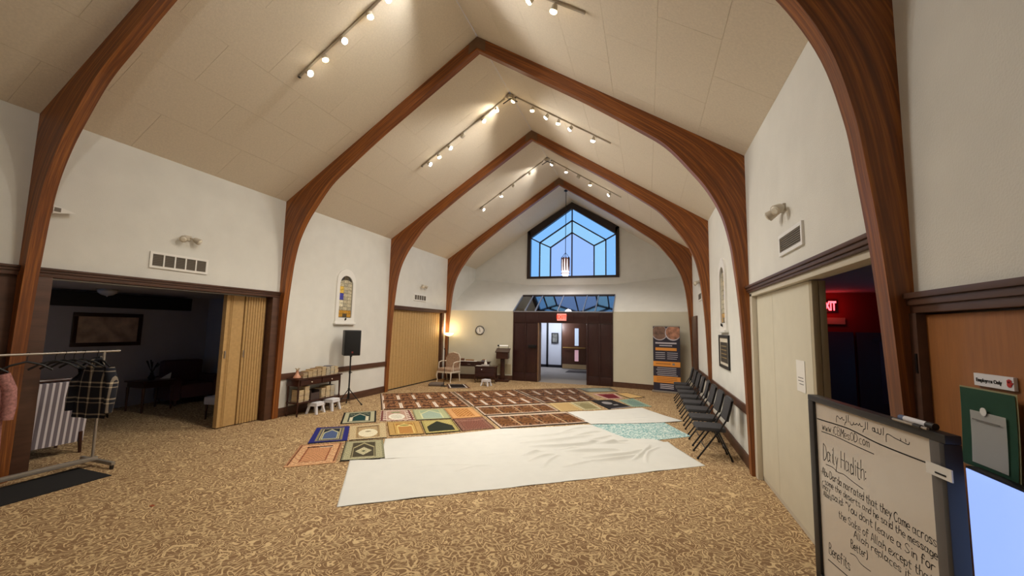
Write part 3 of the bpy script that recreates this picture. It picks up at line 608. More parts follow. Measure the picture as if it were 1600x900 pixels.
def sheetmesh(w, h, curl, th, nx=8, nz=8, y0=0, z0=0, off=0):
    bm = B(); V = []
    for i in range(nx+1):
        row = []
        for j in range(nz+1):
            u, v = i/nx, j/nz
            row.append(bm.verts.new((off-curl*(1-v)**2-.4*curl*(2*u-1)**2*.5, y0+w/2-w*u, z0-h/2+h*v)))
        V.append(row)
    for i in range(nx):
        for j in range(nz): bm.faces.new((V[i][j], V[i+1][j], V[i+1][j+1], V[i][j+1]))
    r = bmesh.ops.solidify(bm, geom=list(bm.faces), thickness=th); return bm
obj('backing_edge', sheetmesh(.30, .335, .012, .0015), EDGE, gp, True); obj('sheet', sheetmesh(.288, .323, .012, .0015, off=-.003), GRN, gp, True)
obj('card', sheetmesh(.185, .215, .006, .001, y0=-.012, z0=-.035, off=-.012), PAPER, gp, True)
bm = B(); lathe(bm, [(.017, 0), (.017, .002)], seg=14); o = obj('card_tab', bm, PAPER, gp); o.matrix_local = frame_mat((-.016, -.0, .076), (0, -1, 0), (0, 0, 1))
boxo('print_line', mat('print_grey2', (120, 116, 110), .8), (-.0205, -.0195, -.085, .06, .036, .040), gp)
# television screen at right edge
tv = tag(empty('television', (8.40, -4.60, 0)), 'black framed television with a plain pale blue lit screen', 'television')
boxo('bezel', BLACK, (0, .04, -.52, .50, .80, 1.375), tv, bevel=.004)
boxo('screen', mat('screen_glow', (160, 190, 255), .3, emit=.95), (-.003, 0, -.512, .492, .812, 1.366), tv)
bm = B(); tube(bm, [(.03, 0, .03), (.03, 0, .85)], .025); obj('stand_pole', bm, BLKM, tv); boxo('stand_base', BLKM, (-.12, .08, -.35, .35, 0, .03), tv, bevel=.006)
# ------------------------------------------------------------------ whiteboard easel with handwriting
TLb = Vector((8.114, -3.381, 0)); dd = Vector((.112, -.866, 0)).normalized(); ang = math.atan2(dd.y, dd.x)
wb = tag(empty('whiteboard_easel', TLb, ang), 'black framed whiteboard easel with handwritten Daily Hadith notes', 'whiteboard')
# local: +x along the board (left to right as read), +y behind the board is away from reader -> reader is at -y
BW, BT, BB = .873, 1.5, .50
boxo('board', mat('whiteboard_surface', (214, 205, 192), .25), (0, BW, -.004, .012, BB, BT), wb)
FRB = mat('whiteboard_frame', (34, 33, 36), .45); FRG = mat('whiteboard_frame_grey', (92, 88, 86), .5)
boxo('top_rail', FRB, (-.055, BW+.085, -.02, .035, BT, BT+.034), wb, bevel=.004); boxo('bottom_rail', FRB, (-.055, BW+.06, -.02, .03, BB-.035, BB), wb, bevel=.004)
boxo('left_stile', FRB, (-.055, 0, -.02, .04, .30, BT), wb, bevel=.004); boxo('right_stile', FRG, (BW, BW+.06, -.016, .012, .30, BT), wb, bevel=.003)
boxo('side_panel', FRB, (BW+.06, BW+.085, -.025, .035, .30, BT), wb, bevel=.004)
for x in (.05, BW-.06):
    bm = B(); tube(bm, [(x, .05, 1.40), (x, .16, .02)], .014); obj('rear_leg', bm, FRB, wb)
    bm = B(); tube(bm, [(x, .0, .5), (x, -.06, .02)], .016); obj('front_leg', bm, FRB, wb)
boxo('tape_label', PAPER, (BW+.005, BW+.125, -.036, -.031, BT-.13, BT-.085), wb)
boxo('label_scribble', INK, (BW+.05, BW+.1, -.038, -.036, BT-.118, BT-.112), wb)
STK = {'a': '4 3 1 4 0 3 0 1 1 0 3 1|3 4 3 1 4 0', 'b': '0 7 0 0 2 0 3 1 3 3 2 4 0 3', 'c': '3 4 1 4 0 3 0 1 1 0 3 0', 'd': '3 3 1 4 0 3 0 1 1 0 3 1|3 7 3 0', 'e': '0 2 3 2 3 3 2 4 1 4 0 3 0 1 1 0 3 0', 'f': '3 6 2 7 1 6 1 0|0 4 3 4', 'g': '3 3 1 4 0 3 0 1 1 0 3 1|3 4 3 -1 1 -2', 'h': '0 7 0 0|0 3 2 4 3 3 3 0', 'i': '1 4 1 0|1 5.6 1 6', 'k': '0 7 0 0|3 4 0 2 3 0', 'l': '0 7 0 1 1 0', 'm': '0 4 0 0|0 3 1 4 2 3 2 0|2 3 3 4 4 3 4 0', 'n': '0 4 0 0|0 3 2 4 3 3 3 0', 'o': '1 4 0 3 0 1 1 0 2 0 3 1 3 3 2 4 1 4', 'p': '0 4 0 -2|0 3 2 4 3 3 3 1 2 0 0 1', 'r': '0 4 0 0|0 2.5 1 4 3 4', 's': '3 3.5 1 4 0 3 3 1 2 0 0 .5', 't': '1 6 1 1 2 0 3 0|0 4 3 4', 'u': '0 4 0 1 1 0 3 1|3 4 3 0', 'v': '0 4 1.5 0 3 4', 'w': '0 4 1 0 2 3 3 0 4 4', 'x': '0 4 3 0|3 4 0 0', 'y': '0 4 1.5 1|3 4 .5 -2', 'A': '0 0 2 7 4 0|1 2.5 3 2.5', 'B': '0 0 0 7 2 7 3 6 2 4 0 4|2 4 4 2 3 0 0 0', 'C': '4 6 2 7 0 5 0 2 2 0 4 1', 'D': '0 7 0 0 3 1 4 3 3 6 0 7', 'H': '0 7 0 0|4 7 4 0|0 3.5 4 3.5', 'M': '0 0 0 7 2 3 4 7 4 0', 'E': '4 7 0 7 0 0 4 0|0 4 3 4', 'O': '2 7 0 5 0 2 2 0 4 2 4 5 2 7', 'S': '4 6 2 7 0 5 4 2 2 0 0 1', 'Y': '0 7 2 4 4 7|2 4 2 0', '.': '0 0 .3 0.3', ':': '0 1 .4 1.4|0 3.5 .4 3.9', ',': '.4 .4 0 -1', '(': '1 7 0 5 0 1 1 -1', ')': '0 7 1 5 1 1 0 -1', '*': '0 2 .6 2.6', '"': '0 7 0 5.5|1 7 1 5.5'}
def ribbon(bm, pts, w, y=-.0046):
    pts = [Vector((p[0], p[1])) for p in pts]
    for a, b in zip(pts, pts[1:]):
        d = b-a
        if d.length < 1e-5: continue
        d.normalize(); n = Vector((-d.y, d.x))*w; a2, b2 = a-d*w*.6, b+d*w*.6
        bm.faces.new([bm.verts.new((p.x, y, p.y)) for p in (a2+n, b2+n, b2-n, a2-n)])
def write(txt, s0, t0, s1, t1, h, w=.0016, jit=.12):
    """s along board, t below top edge; txt fitted between the two ends, h = ascender height"""
    adv = [(2.4 if c == ' ' else max(float(v) for st in STK[c].split('|') for v in st.split()[0::2])+1.3) for c in txt]; tot = sum(adv)
    bm = B(); sx = (s1-s0)/tot; x = 0
    for c, a in zip(txt, adv):
        if c != ' ':
            jy = random.uniform(-jit, jit)*3
            for st in STK[c].split('|'):
                v = [float(q) for q in st.split()]; P = [(v[i]+random.uniform(-jit, jit), v[i+1]+random.uniform(-jit, jit)+jy) for i in range(0, len(v), 2)]
                if len(P) > 2: P = cr(P, 3)
                Q = [(s0+(x+p[0]+.12*p[1])*sx, BT-(t0+(t1-t0)*(x/tot))+p[1]*h/7) for p in P]
                ribbon(bm, Q, w*random.uniform(.8, 1.2))
        x += a
    o = obj('handwriting', bm, INK, wb, fix=False); o['kind'] = 'stuff'; return o
def stroke(P, w=.002, n=4):
    bm = B(); ribbon(bm, cr([(s, BT-t) for s, t in P], n), w); return obj('marker_line', bm, INK, wb, fix=False)
stroke([(.012, .100), (.1, .097), (.2, .092), (.336, .089), (.532, .104), (.7, .106), (.872, .104)], .0032)
write('www.iCBMesOD.com', .063, .153, .490, .140, .045); stroke([(.055, .166), (.2, .160), (.35, .163), (.513, .164)], .0022)
write('Daily Hadith:', .06, .326, .45, .318, .092, .0022); stroke([(.085, .346), (.15, .342), (.2, .352), (.256, .346), (.33, .356), (.413, .364)], .002)
write('*Abu Darda narrated that they Came across,', .03, .415, .868, .424, .042, .0018); write('* some the deserts and he said the message', .04, .464, .86, .470, .035, .0017)
write('said: "You dont leave a Sin for', .13, .522, .845, .528, .040, .0018); write('the Sake of Allah except that', .185, .596, .83, .580, .040, .0018)
write('Allah replaces it with', .315, .640, .82, .626, .036, .0018); write('Better)', .283, .705, .42, .697, .040, .002)
stroke([(.274, .740), (.32, .732), (.36, .748), (.434, .743)], .002); write('Benefits', .07, .845, .27, .836, .06, .0022); stroke([(.055, .885), (.15, .88), (.245, .874)], .0028)
write('(may', .03, .495, .12, .497, .036); write('Allah)', .04, .535, .125, .535, .03)
# Arabic line, right to left
AR = [[(.75, .046), (.742, .058), (.70, .054), (.66, .050), (.63, .044), (.612, .046), (.607, .062), (.606, .082)], [(.73, .05), (.728, .038)], [(.70, .053), (.698, .043)],
      [(.592, .022), (.588, .056)], [(.575, .030), (.572, .055), (.555, .055), (.552, .034)], [(.552, .055), (.535, .055), (.53, .036)], [(.53, .055), (.515, .052), (.515, .040), (.527, .040), (.53, .055)],
      [(.480, .020), (.477, .056)], [(.463, .024), (.460, .056), (.448, .062), (.440, .078)], [(.440, .050), (.425, .052), (.418, .040), (.408, .052), (.395, .045), (.385, .053), (.37, .055)], [(.37, .045), (.36, .06), (.345, .062), (.335, .048)],
      [(.325, .018), (.322, .056)], [(.308, .022), (.305, .056), (.296, .062), (.288, .078)], [(.288, .050), (.275, .052), (.268, .040), (.255, .052), (.24, .05), (.228, .042), (.218, .046), (.214, .062), (.213, .078)]]
for P in AR: stroke(P, .0019, 3)
mk = tag(empty('dry_erase_marker', TLb+dd*.80+Vector((0, 0, BT+.05)), ang), 'white marker with black cap lying on the whiteboard top rail', 'marker')
bm = B(); tube(bm, [(-.07, .0, 0), (.05, .0, 0)], .012, 10); obj('barrel', bm, WHITEP, mk, True); bm = B(); tube(bm, [(.05, 0, 0), (.09, 0, 0)], .0135, 10); obj('cap', bm, BLACK, mk, True); bm = B(); tube(bm, [(-.10, 0, 0), (-.07, 0, 0)], .012, 10); obj('end_plug', bm, mat('blue_plug', (70, 90, 130), .4), mk, True)
mk = tag(empty('dry_erase_marker', TLb+dd*.80+Vector((-.03, 0, BT+.048)), ang), 'thinner steel marker beside the black capped marker on the rail', 'marker')
bm = B(); tube(bm, [(-.09, -.002, -.006), (.10, -.002, -.006)], .006, 8); obj('barrel', bm, STEEL, mk, True); bm = B(); tube(bm, [(.03, -.002, -.006), (.07, -.002, -.006)], .0085, 8); obj('clip', bm, BLACK, mk, True)
# ------------------------------------------------------------------ wall vents, emergency lights, niches
def vent(side, yc, zc, w, h, cells, label):
    X = 0 if side == 'left' else W; s = 1 if side == 'left' else -1
    r = tag(empty('wall_vent', (X, yc, zc), 0 if s > 0 else PI), label, 'vent', 'wall vents'); f = .035
    boxo('back_plate', mat('vent_dark', (92, 84, 74), .8), (0, .008, -w/2+.01, w/2-.01, -h/2+.01, h/2-.01), r)
    for b in ((-w/2, w/2, h/2-f, h/2), (-w/2, w/2, -h/2, -h/2+f), (-w/2, -w/2+f, -h/2+f, h/2-f), (w/2-f, w/2, -h/2+f, h/2-f)): boxo('frame_bar', WHITEPAINT, (0, .022, *b), r)
    for i in range(1, cells): y = -w/2+f+(w-2*f)*i/cells; boxo('divider', WHITEPAINT, (0, .02, y-.01, y+.01, -h/2+f, h/2-f), r)
    for k in range(7): z = -h/2+f+(h-2*f)*(k+.5)/7; boxo('louvre', GREYM, (.006, .014, -w/2+f, w/2-f, z-.004, z+.004), r)
vent('left', -1.91, 2.83, .86, .25, 5, 'five cell white vent above the dark lounge opening'); vent('left', 5.43, 2.83, .76, .22, 5, 'small white vent above the closed accordion wall')
vent('right', -1.81, 2.82, .68, .22, 1, 'white framed vent above the cream folding panels'); vent('right', 5.4, 2.83, .7, .22, 1, 'small distant vent high on the right wall')
vent_low = None
def emergency(side, y, z, label):
    X = 0 if side == 'left' else W; s = 1 if side == 'left' else -1
    r = tag(empty('emergency_light', (X, y, z), 0 if s > 0 else PI), label, 'emergency light', 'twin emergency lights')
    boxo('base_plate', CAN, (0, .03, -.05, .05, -.03, .05), r, bevel=.006)
    for k in (-1, 1):
        bm = B(); tube(bm, [(.03, k*.03, .02), (.06, k*.08, .0)], .012, 8); obj('arm', bm, CAN, r)
        bm = B(); tube(bm, [(.05, k*.07, .01), (.07, k*.09, -.01), (.115, k*.125, -.04), (.12, k*.128, -.043)], [.03, .045, .055, .05], 14); obj('lamp_head', bm, CAN, r, True)
        bm = B(); tube(bm, [(.118, k*.127, -.042), (.128, k*.134, -.05)], [.045, .03], 14); obj('lens', bm, mat('lens_clear', (235, 230, 215), .1), r, True)
emergency('left', -1.84, 3.25, 'twin head emergency light above the dark lounge opening'); emergency('left', 5.55, 3.23, 'small twin emergency light above the closed accordion wall')
emergency('right', -1.64, 3.18, 'twin head emergency light above the cream folding panels'); emergency('right', 5.55, 3.23, 'small twin emergency light far along the right wall')
wd = tag(empty('corner_speaker', (0, -3.40, 3.27)), 'small white wedge speaker beside the nearest left arch', 'speaker')
bm = B(); prism(bm, [(0, -.1, -.05), (0, .12, 0), (0, -.1, .06)], (.09, .03, 0)); obj('housing', bm, WHITEPAINT, wd); boxo('grille', GREYM, (.09, .095, -.06, .0, -.02, .03), wd)
def arch_poly(w, z0, zs, n=14, top=1.0):
    P = [(-w/2, z0), (w/2, z0)]
    for k in range(n+1): a = PI*k/n; P.append((w/2*math.cos(a), zs+w/2*top*math.sin(a)))
    return P
GCOL = {'y': (236, 196, 90), 'a': (196, 146, 60), 'g': (178, 170, 146), 'b': (74, 76, 168), 'w': (226, 218, 190), 'd': (96, 84, 64), 'k': (200, 190, 160)}
PATN = ['ddd', 'gkg', 'kgk', 'ykk', 'ygk', 'bkk', 'bgk', 'wkk', 'wgk', 'gkg', 'aaa', 'ada']
def niche(side, yc, label, flip):
    X = 0 if side == 'left' else W; s = 1 if side == 'left' else -1
    r = tag(empty('stained_glass_niche', (X, yc, 1.9), 0 if s > 0 else PI), label, 'stained glass', 'stained glass niches')
    bm = B(); Po = arch_poly(.66, .09, 1.05); Pi = arch_poly(.46, .17, .98); 
    n = len(Po); d = .035
    for i in range(n):
        a, b, c, e = Po[i], Po[(i+1) % n], Pi[(i+1) % n], Pi[i]; prism(bm, [(0, a[0], a[1]), (0, b[0], b[1]), (0, c[0], c[1]), (0, e[0], e[1])], (d, 0, 0))
    obj('surround', bm, WHITEPAINT, r); boxo('sill', WHITEPAINT, (0, .07, -.36, .36, .0, .05), r, bevel=.006); boxo('apron', WHITEPAINT, (0, .04, -.34, .34, .05, .09), r)
    bm = B(); prism(bm, [(0, a, b) for a, b in Pi], (.006, 0, 0)); obj('lead_backing', bm, mat('lead', (58, 52, 46), .6), r)
    rows = len(PATN); zt = 1.19; zb = .185; hh = (zt-zb)/rows
    for i, row in enumerate(PATN):
        z = zt-hh*(i+1)
        for j, c in enumerate(row):
            y0 = -.215+.143*j+.004; y1 = -.215+.143*(j+1)-.004
            if flip: y0, y1 = -y1, -y0
            zz1 = z+hh-.004
            lim = lambda y: .98+math.sqrt(max(0, .225**2-y*y))
            if z+.01 > min(lim(y0), lim(y1)): continue
            m = mat('stained_'+c, GCOL[c], .2, .25, 30)
            bm = B(); prism(bm, [(.006, y0, z+.002), (.006, y1, z+.002), (.006, y1, min(zz1, lim(y1))), (.006, y0, min(zz1, lim(y0)))], (.008, 0, 0)); obj('glass_piece', bm, m, r)
    bm = B(); box(bm, .035, .05, -.012, .012, .10, .15); box(bm, .05, .07, -.01, .01, .115, .165); obj('latch', bm, BLKM, r)
niche('left', 1.91, 'arched stained glass niche on the left wall above the loudspeaker', False); niche('right', 1.96, 'arched stained glass niche on the right wall above the framed picture', True)
pr = tag(empty('framed_picture', (W, 2.02, 1.55)), 'black framed calligraphy print on the right wall above the chairs', 'picture')
for b in ((-.5, .5, .25, .3), (-.5, .5, -.3, -.25), (-.5, -.45, -.25, .25), (.45, .5, -.25, .25)): boxo('frame_bar', BLACK, (-.03, 0, *b), pr)
boxo('mount', mat('mount_cream', (214, 204, 186), .7), (-.012, 0, -.45, .45, -.25, .25), pr); boxo('print', mat('print_dark', (44, 42, 40), .4), (-.016, -.012, -.33, .38, -.20, .17), pr)
for i in range(4): boxo('gilt_line', mat('gilt', (150, 128, 84), .4), (-.018, -.016, -.26, .3, .09-.07*i, .105-.07*i), pr)
sd = struct(boxo('door_5', TRIM, (W-.05, W+.02, 6.15, 7.25, 0, 2.35), bevel=.006), 'dark wood door at the far end of right wall', 'door')
# ------------------------------------------------------------------ folding chairs along the right wall
def make_chair():
    r = empty('folding_chair')
    hw = .215
    bm = B(); rbox(bm, -.23, .17, -.215, .215, .415, .475, .022, 2); obj('seat', bm, CHFAB, r, True)
    bm = B(); rbox(bm, -.016, .026, -.205, .205, -.17, .17, .018, 2); bmesh.ops.rotate(bm, verts=list(bm.verts), cent=(0, 0, 0), matrix=Matrix.Rotation(.24, 3, 'Y')); bmesh.ops.translate(bm, verts=list(bm.verts), vec=(.225, 0, .74)); obj('backrest', bm, CHFAB, r, True)
    for s in (-1, 1):
        bm = B(); tube(bm, [(-.23, s*hw, .012), (.10, s*hw, .47), (.19, s*hw, .62), (.262, s*hw, .88)], .0125, 8); obj('front_leg', bm, BLKM, r, True)
        bm = B(); tube(bm, [(.25, s*(hw-.03), .012), (.06, s*(hw-.03), .44)], .012, 8); obj('rear_leg', bm, BLKM, r, True)
        bm = B(); tube(bm, [(-.23, s*hw, 0), (-.22, s*hw, .03)], .017, 8); obj('foot_cap', bm, BLACK, r, True)
        bm = B(); tube(bm, [(.25, s*(hw-.03), 0), (.24, s*(hw-.03), .03)], .017, 8); obj('foot_cap', bm, BLACK, r, True)
    bm = B(); tube(bm, [(.262, -hw, .88), (.272, -hw+.03, .905), (.274, 0, .912), (.272, hw-.03, .905), (.262, hw, .88)], .0125, 8); obj('top_rail', bm, BLKM, r, True)
    bm = B(); tube(bm, [(-.12, -hw, .165), (-.12, hw, .165)], .008, 6); obj('stretcher', bm, BLKM, r); bm = B(); tube(bm, [(.19, -hw+.03, .15), (.19, hw-.03, .15)], .008, 6); obj('stretcher', bm, BLKM, r)
    return r
ch0 = make_chair()
for i in range(8):
    c = ch0 if i == 0 else copy_tree(ch0)
    c.location = (8.06, .74+[0, .73, 1.49, 2.22, 2.98, 3.73, 4.5, 5.28][i], 0); c.rotation_euler = (0, 0, random.uniform(-.06, .05))
    tag(c, 'black padded folding chair against the right wall, %s' % ['nearest of the row', 'second nearest of the row', 'third nearest of the row', 'fourth nearest of the row', 'fourth from the far end', 'third from the far end', 'second from the far end', 'farthest of the row, beside the banner'][i], 'chair', 'folding chairs in a row')
# ------------------------------------------------------------------ roll-up banner
bn = tag(empty('rollup_banner', (7.70, 7.28, 0), -.23), 'upright dark navy and orange roll-up banner by the back right wall', 'banner')
NAVY = mat('banner_navy', (38, 34, 52), .6); ORNG = mat('banner_orange', (226, 150, 62), .6); BWH = mat('banner_text', (190, 186, 196), .6); WIN = mat('banner_photo', (120, 92, 78), .6, .5, 9); WIN2 = mat('banner_photo2', (170, 120, 96), .6, .5, 8)
boxo('base_case', STEEL, (-.44, .44, -.06, .06, .0, .06), bn, bevel=.01)
boxo('sheet', NAVY, (-.40, .40, -.003, .003, .06, 2.04), bn); boxo('top_bar', STEEL, (-.405, .405, -.008, .008, 2.03, 2.06), bn)
bm = B(); tube(bm, [(0, .03, .05), (0, .03, 2.04)], .01, 8); obj('support_pole', bm, STEEL, bn)
def bp(nm, m, x0, x1, z0, z1, d=.0035): boxo(nm, m, (x0, x1, -d-.001, -d, z0, z1), bn)
def disc(cx_, cz_, r, m, d):
    bm = B(); P = []
    for k in range(40):
        a = 2*PI*k/40; P.append((min(.395, max(-.395, cx_+r*math.cos(a))), -d, min(2.03, max(.1, cz_+r*math.sin(a)))))
    prism(bm, P, (0, -.001, 0)); obj('photo_roundel', bm, m, bn)
disc(-.20, 1.84, .235, BWH, .0035); disc(-.20, 1.85, .22, WIN, .005); disc(.20, 1.84, .235, BWH, .0065); disc(.21, 1.86, .22, WIN2, .008)
bp('text_line', BWH, -.33, .30, 1.50, 1.545); bp('text_line', BWH, -.21, .17, 1.43, 1.46); bp('orange_pill', ORNG, -.33, .30, 1.29, 1.38)
for k in range(4):
    bp('text_line', BWH, -.33, -.04, 1.215-.06*k, 1.232-.06*k); bp('text_line', BWH, .02, .33-.03*(k == 3), 1.215-.06*k, 1.232-.06*k)
bp('orange_band', ORNG, -.40, .40, .80, .955); bp('band_text', mat('band_brown', (150, 96, 40), .6), -.32, .12, .87, .895, .0045); bp('band_mark', mat('band_grey', (130, 124, 120), .6), .17, .24, .85, .91, .0045)
for k in range(5): bp('text_line', BWH, -.28-.03*(k % 2), .28+.04*(k == 4), .745-.055*k, .764-.055*k)
bp('orange_band', ORNG, -.40, .40, .30, .50)
for k in range(3): bp('band_text', mat('band_brown', (150, 96, 40), .6), -.3, .3, .44-.05*k, .456-.05*k, .0045); 
for k in range(3): bp('text_line', BWH, -.2, .2, .235-.055*k, .262-.055*k)
# ------------------------------------------------------------------ left console table with books, vase, stools
tb = tag(empty('console_table', (.20, .92, 0)), 'dark two drawer console table stacked with books by left wall', 'table')
tx0, tx1, ty0, ty1, tz = -.15, .16, -.62, .60, .765
boxo('top', DWOOD, (tx0, tx1+.02, ty0-.02, ty1+.02, tz-.025, tz), tb, bevel=.006); boxo('lower_shelf', DWOOD, (tx0, tx1, ty0, ty1, .255, .28), tb, bevel=.004)
boxo('apron', DWOOD, (tx0, tx1-.012, ty0, ty1, tz-.15, tz-.025), tb)
for a, b in ((ty0+.05, -.02), (.02, ty1-.05)):
    d_ = boxo('drawer_front', DWOOD, (tx1-.012, tx1+.004, a, b, tz-.14, tz-.035), tb, bevel=.004)
    bm = B(); lathe(bm, [(.006, 0), (.006, .01), (.014, .018), (.013, .028), (0, .032)], seg=10); k = obj('knob', bm, mat('pale_knob', (220, 210, 190), .3), d_, True); k.matrix_local = Matrix.Translation((tx1+.004, (a+b)/2, tz-.087)) @ Matrix.Rotation(PI/2, 4, 'Y')
for x in (tx0+.02, tx1-.02):
    for y in (ty0+.02, ty1-.02):
        bm = B(); lathe(bm, [(.012, 0), (.02, .03), (.013, .06), (.016, .2), (.022, .25), (.022, .29), (.016, .32), (.02, .45), (.022, .615)], (x, y, 0), 10); obj('leg', bm, DWOOD, tb, True)
BK = [mat('book_tan', (140, 104, 66), .7), mat('book_cream', (168, 138, 94), .7), mat('book_brown', (96, 62, 42), .7), mat('book_grey', (110, 110, 122), .7)]; PG = mat('book_pages', (232, 218, 184), .9)
bk_cache = {}
def book(x0, y0, z0, w, d, h, ci, label, group):
    key = (round(w, 3), round(d, 3), round(h, 3), ci)
    r = tag(empty('book', (x0+d/2, y0+w/2, z0)), label, 'book', group)
    if key not in bk_cache:
        bm = B(); box(bm, -d/2, d/2, -w/2, w/2, 0, .005); box(bm, -d/2, d/2, -w/2, w/2, h-.005, h); box(bm, -d/2, -d/2+.004, -w/2, w/2, .004, h-.004); c = obj('cover', bm, BK[ci], r)
        bm = B(); box(bm, -d/2+.004, d/2-.006, -w/2+.005, w/2-.005, .004, h-.004); p = obj('pages', bm, PG, r); bk_cache[key] = (c.data, p.data)
    else:
        for nm, me in zip(('cover', 'pages'), bk_cache[key]): o = bpy.data.objects.new(nm, me); COL.objects.link(o); o.parent = r
STN = ['leftmost', 'second', 'third', 'fourth', 'fifth', 'sixth', 'seventh', 'rightmost']
ntop = [4, 5, 6, 6, 7, 6, 6, 5]
for s_ in range(8):
    y = .46+s_*.128; hgt = [.028, .026, .026, .028, .027, .03, .032, .034][s_]
    for k in range(ntop[s_]):
        ci = [0, 1, 1, 0, 1, 3, 3, 1][s_] if k % 3 else [2, 0, 2, 2, 1, 3, 0, 2][s_]
        book(.10+random.uniform(-.008, .008), y+random.uniform(-.004, .004), tz+k*hgt, .118, .21, hgt, ci, '%s book from the bottom of the %s stack on top of the console table' % (ORD[k], STN[s_]), 'books on top of the console table')
shelf = [(.37, 8), (.52, 10), (.98, 7), (1.12, 8), (1.26, 8)]
for s_, (y, n_) in enumerate(shelf):
    for k in range(n_):
        book(.12+random.uniform(-.006, .006), y, .28+k*.031, .125, .2, .031, [1, 1, 0, 1, 3][s_] if k % 4 else 2, '%s book from the bottom in the %s stack on the console table lower shelf' % (ORD[k], ['leftmost', 'second', 'middle', 'fourth', 'rightmost'][s_]), 'books on the lower shelf of the console table')
bx = tag(empty('storage_box', (.22, .80, .28)), 'dark open box between book stacks on the lower shelf', 'box')
for b in ((-.1, .1, -.12, .12, 0, .008), (-.1, .1, -.12, -.112, .008, .2), (-.1, .1, .112, .12, .008, .2), (-.1, -.092, -.112, .112, .008, .2), (.092, .1, -.112, .112, .008, .15)): boxo('box_side', mat('dark_card', (70, 54, 48), .8), b, bx)
vs = tag(empty('vase', (.24, .36, tz)), 'small terracotta pink vase at the left end of console table', 'vase')
bm = B(); lathe(bm, [(.05, 0), (.075, .02), (.07, .045), (.035, .09), (.022, .13), (.03, .16), (.033, .165)], seg=18); obj('vase_body', bm, mat('terracotta_pink', (206, 150, 122), .5), vs, True)
for k in range(4):
    a = k*PI/2+.4; bm = B(); tube(bm, [(0, 0, .15), (.03*math.cos(a), .03*math.sin(a), .2), (.05*math.cos(a), .05*math.sin(a), .21)], .008, 6); obj('dried_bud', bm, mat('dried', (170, 150, 120), .8), vs)
def stool(loc, rz, w, d, h, label):
    r = tag(empty('step_stool', loc, rz), label, 'stool', 'white plastic step stools')
    boxo('step', WHITEP, (-w/2, w/2, -d/2, d/2, h-.03, h), r, bevel=.01)
    for sx in (-1, 1):
        bm = B(); x0_, x1_ = sx*(w/2-.015), sx*(w/2+.03); 
        for sy in (-1, 1):
            b2 = B(); yt, yb = sy*(d/2-.01), sy*(d/2+.025); t = .04
            vtop = [(x0_, yt, h-.03), (x0_-sx*t, yt, h-.03), (x0_-sx*t, yt-sy*t, h-.03), (x0_, yt-sy*t, h-.03)]; vb = [(x1_, yb, 0), (x1_-sx*t, yb, 0), (x1_-sx*t, yb-sy*t, 0), (x1_, yb-sy*t, 0)]
            V = [b2.verts.new(p) for p in vtop+vb]; 
            for q in ((0, 1, 2, 3), (7, 6, 5, 4), (0, 4, 5, 1), (1, 5, 6, 2), (2, 6, 7, 3), (3, 7, 4, 0)): b2.faces.new([V[i] for i in q])
            obj('leg', b2, WHITEP, r)
        bm.free()
    for sy in (-1, 1): boxo('skirt', WHITEP, (-w/2, w/2, sy*(d/2-.004)-.008, sy*(d/2-.004)+.008, h-.075, h-.03), r)
    for sx in (-1, 1): boxo('skirt', WHITEP, (sx*(w/2-.004)-.008, sx*(w/2-.004)+.008, -d/2, d/2, h-.075, h-.03), r)
stool((.36, .80, 0), .1, .22, .24, .235, 'white plastic step stool under left half of the console table'); stool((.40, 1.21, 0), .1, .24, .26, .25, 'white plastic step stool under right half of the console table')
# ------------------------------------------------------------------ loudspeaker on tripod
SX, SY = .40, 1.76
st = tag(empty('speaker_stand', (SX, SY, 0)), 'black tripod stand holding the loudspeaker by the left wall', 'stand')
bm = B(); tube(bm, [(0, 0, .14), (0, 0, .8)], .018, 10); obj('lower_pole', bm, BLKM, st, True); bm = B(); tube(bm, [(0, 0, .78), (0, 0, 1.2)], .0145, 10); obj('upper_pole', bm, BLKM, st, True)
bm = B(); tube(bm, [(0, 0, .74), (0, 0, .80)], .026, 10); obj('collar', bm, BLACK, st, True); bm = B(); tube(bm, [(.02, 0, .77), (.06, 0, .77)], .01, 8); obj('clamp_knob', bm, BLACK, st)
bm = B(); tube(bm, [(0, 0, .34), (0, 0, .40)], .028, 10); obj('hub', bm, BLACK, st, True)
for a in (-2.0, .55, 2.4):
    c, s = math.cos(a), math.sin(a); bm = B(); tube(bm, [(.02*c, .02*s, .36), (.30*c, .30*s, .012)], .011, 8); lg = obj('leg', bm, BLKM, st); bm = B(); tube(bm, [(.29*c, .29*s, .0), (.31*c, .31*s, .03)], .017, 8); obj('rubber_foot', bm, BLACK, lg)
    bm = B(); tube(bm, [(.0, 0, .16), (.17*c, .17*s, .17)], .008, 6); obj('brace', bm, BLKM, st)
sp = tag(empty('loudspeaker', (SX, SY, 1.17), math.radians(-40)), 'black boxy loudspeaker on the tripod below left stained glass', 'speaker')
boxo('cabinet', BLACK, (-.16, .15, -.185, .185, 0, .60), sp, bevel=.02); boxo('front_grille', mat('speaker_grille', (14, 14, 15), .8, .3, 200), (.15, .162, -.165, .165, .03, .57), sp, bevel=.005)
boxo('badge', mat('badge_red', (120, 40, 36), .4), (.162, .165, -.018, .018, .06, .10), sp)
bm = B(); tube(bm, [(.02, 0, -.03), (.02, 0, 0)], .03, 10); obj('pole_socket', bm, BLACK, sp)
cd = tag(empty('power_cable', (.12, 2.0, 0)), 'thin dark cable hanging from the loudspeaker to the floor', 'cable')
bm = B(); tube(bm, cr([(0, 1.25), (0, 1.25)], 1) and [(.1, -.1, 1.28), (.06, 0, 1.1), (.0, .08, .8), (-.02, .12, .45), (0, .14, .1), (.03, .1, .006), (.12, 0, .006)], .0045, 6); obj('cord', bm, BLACK, cd, True)
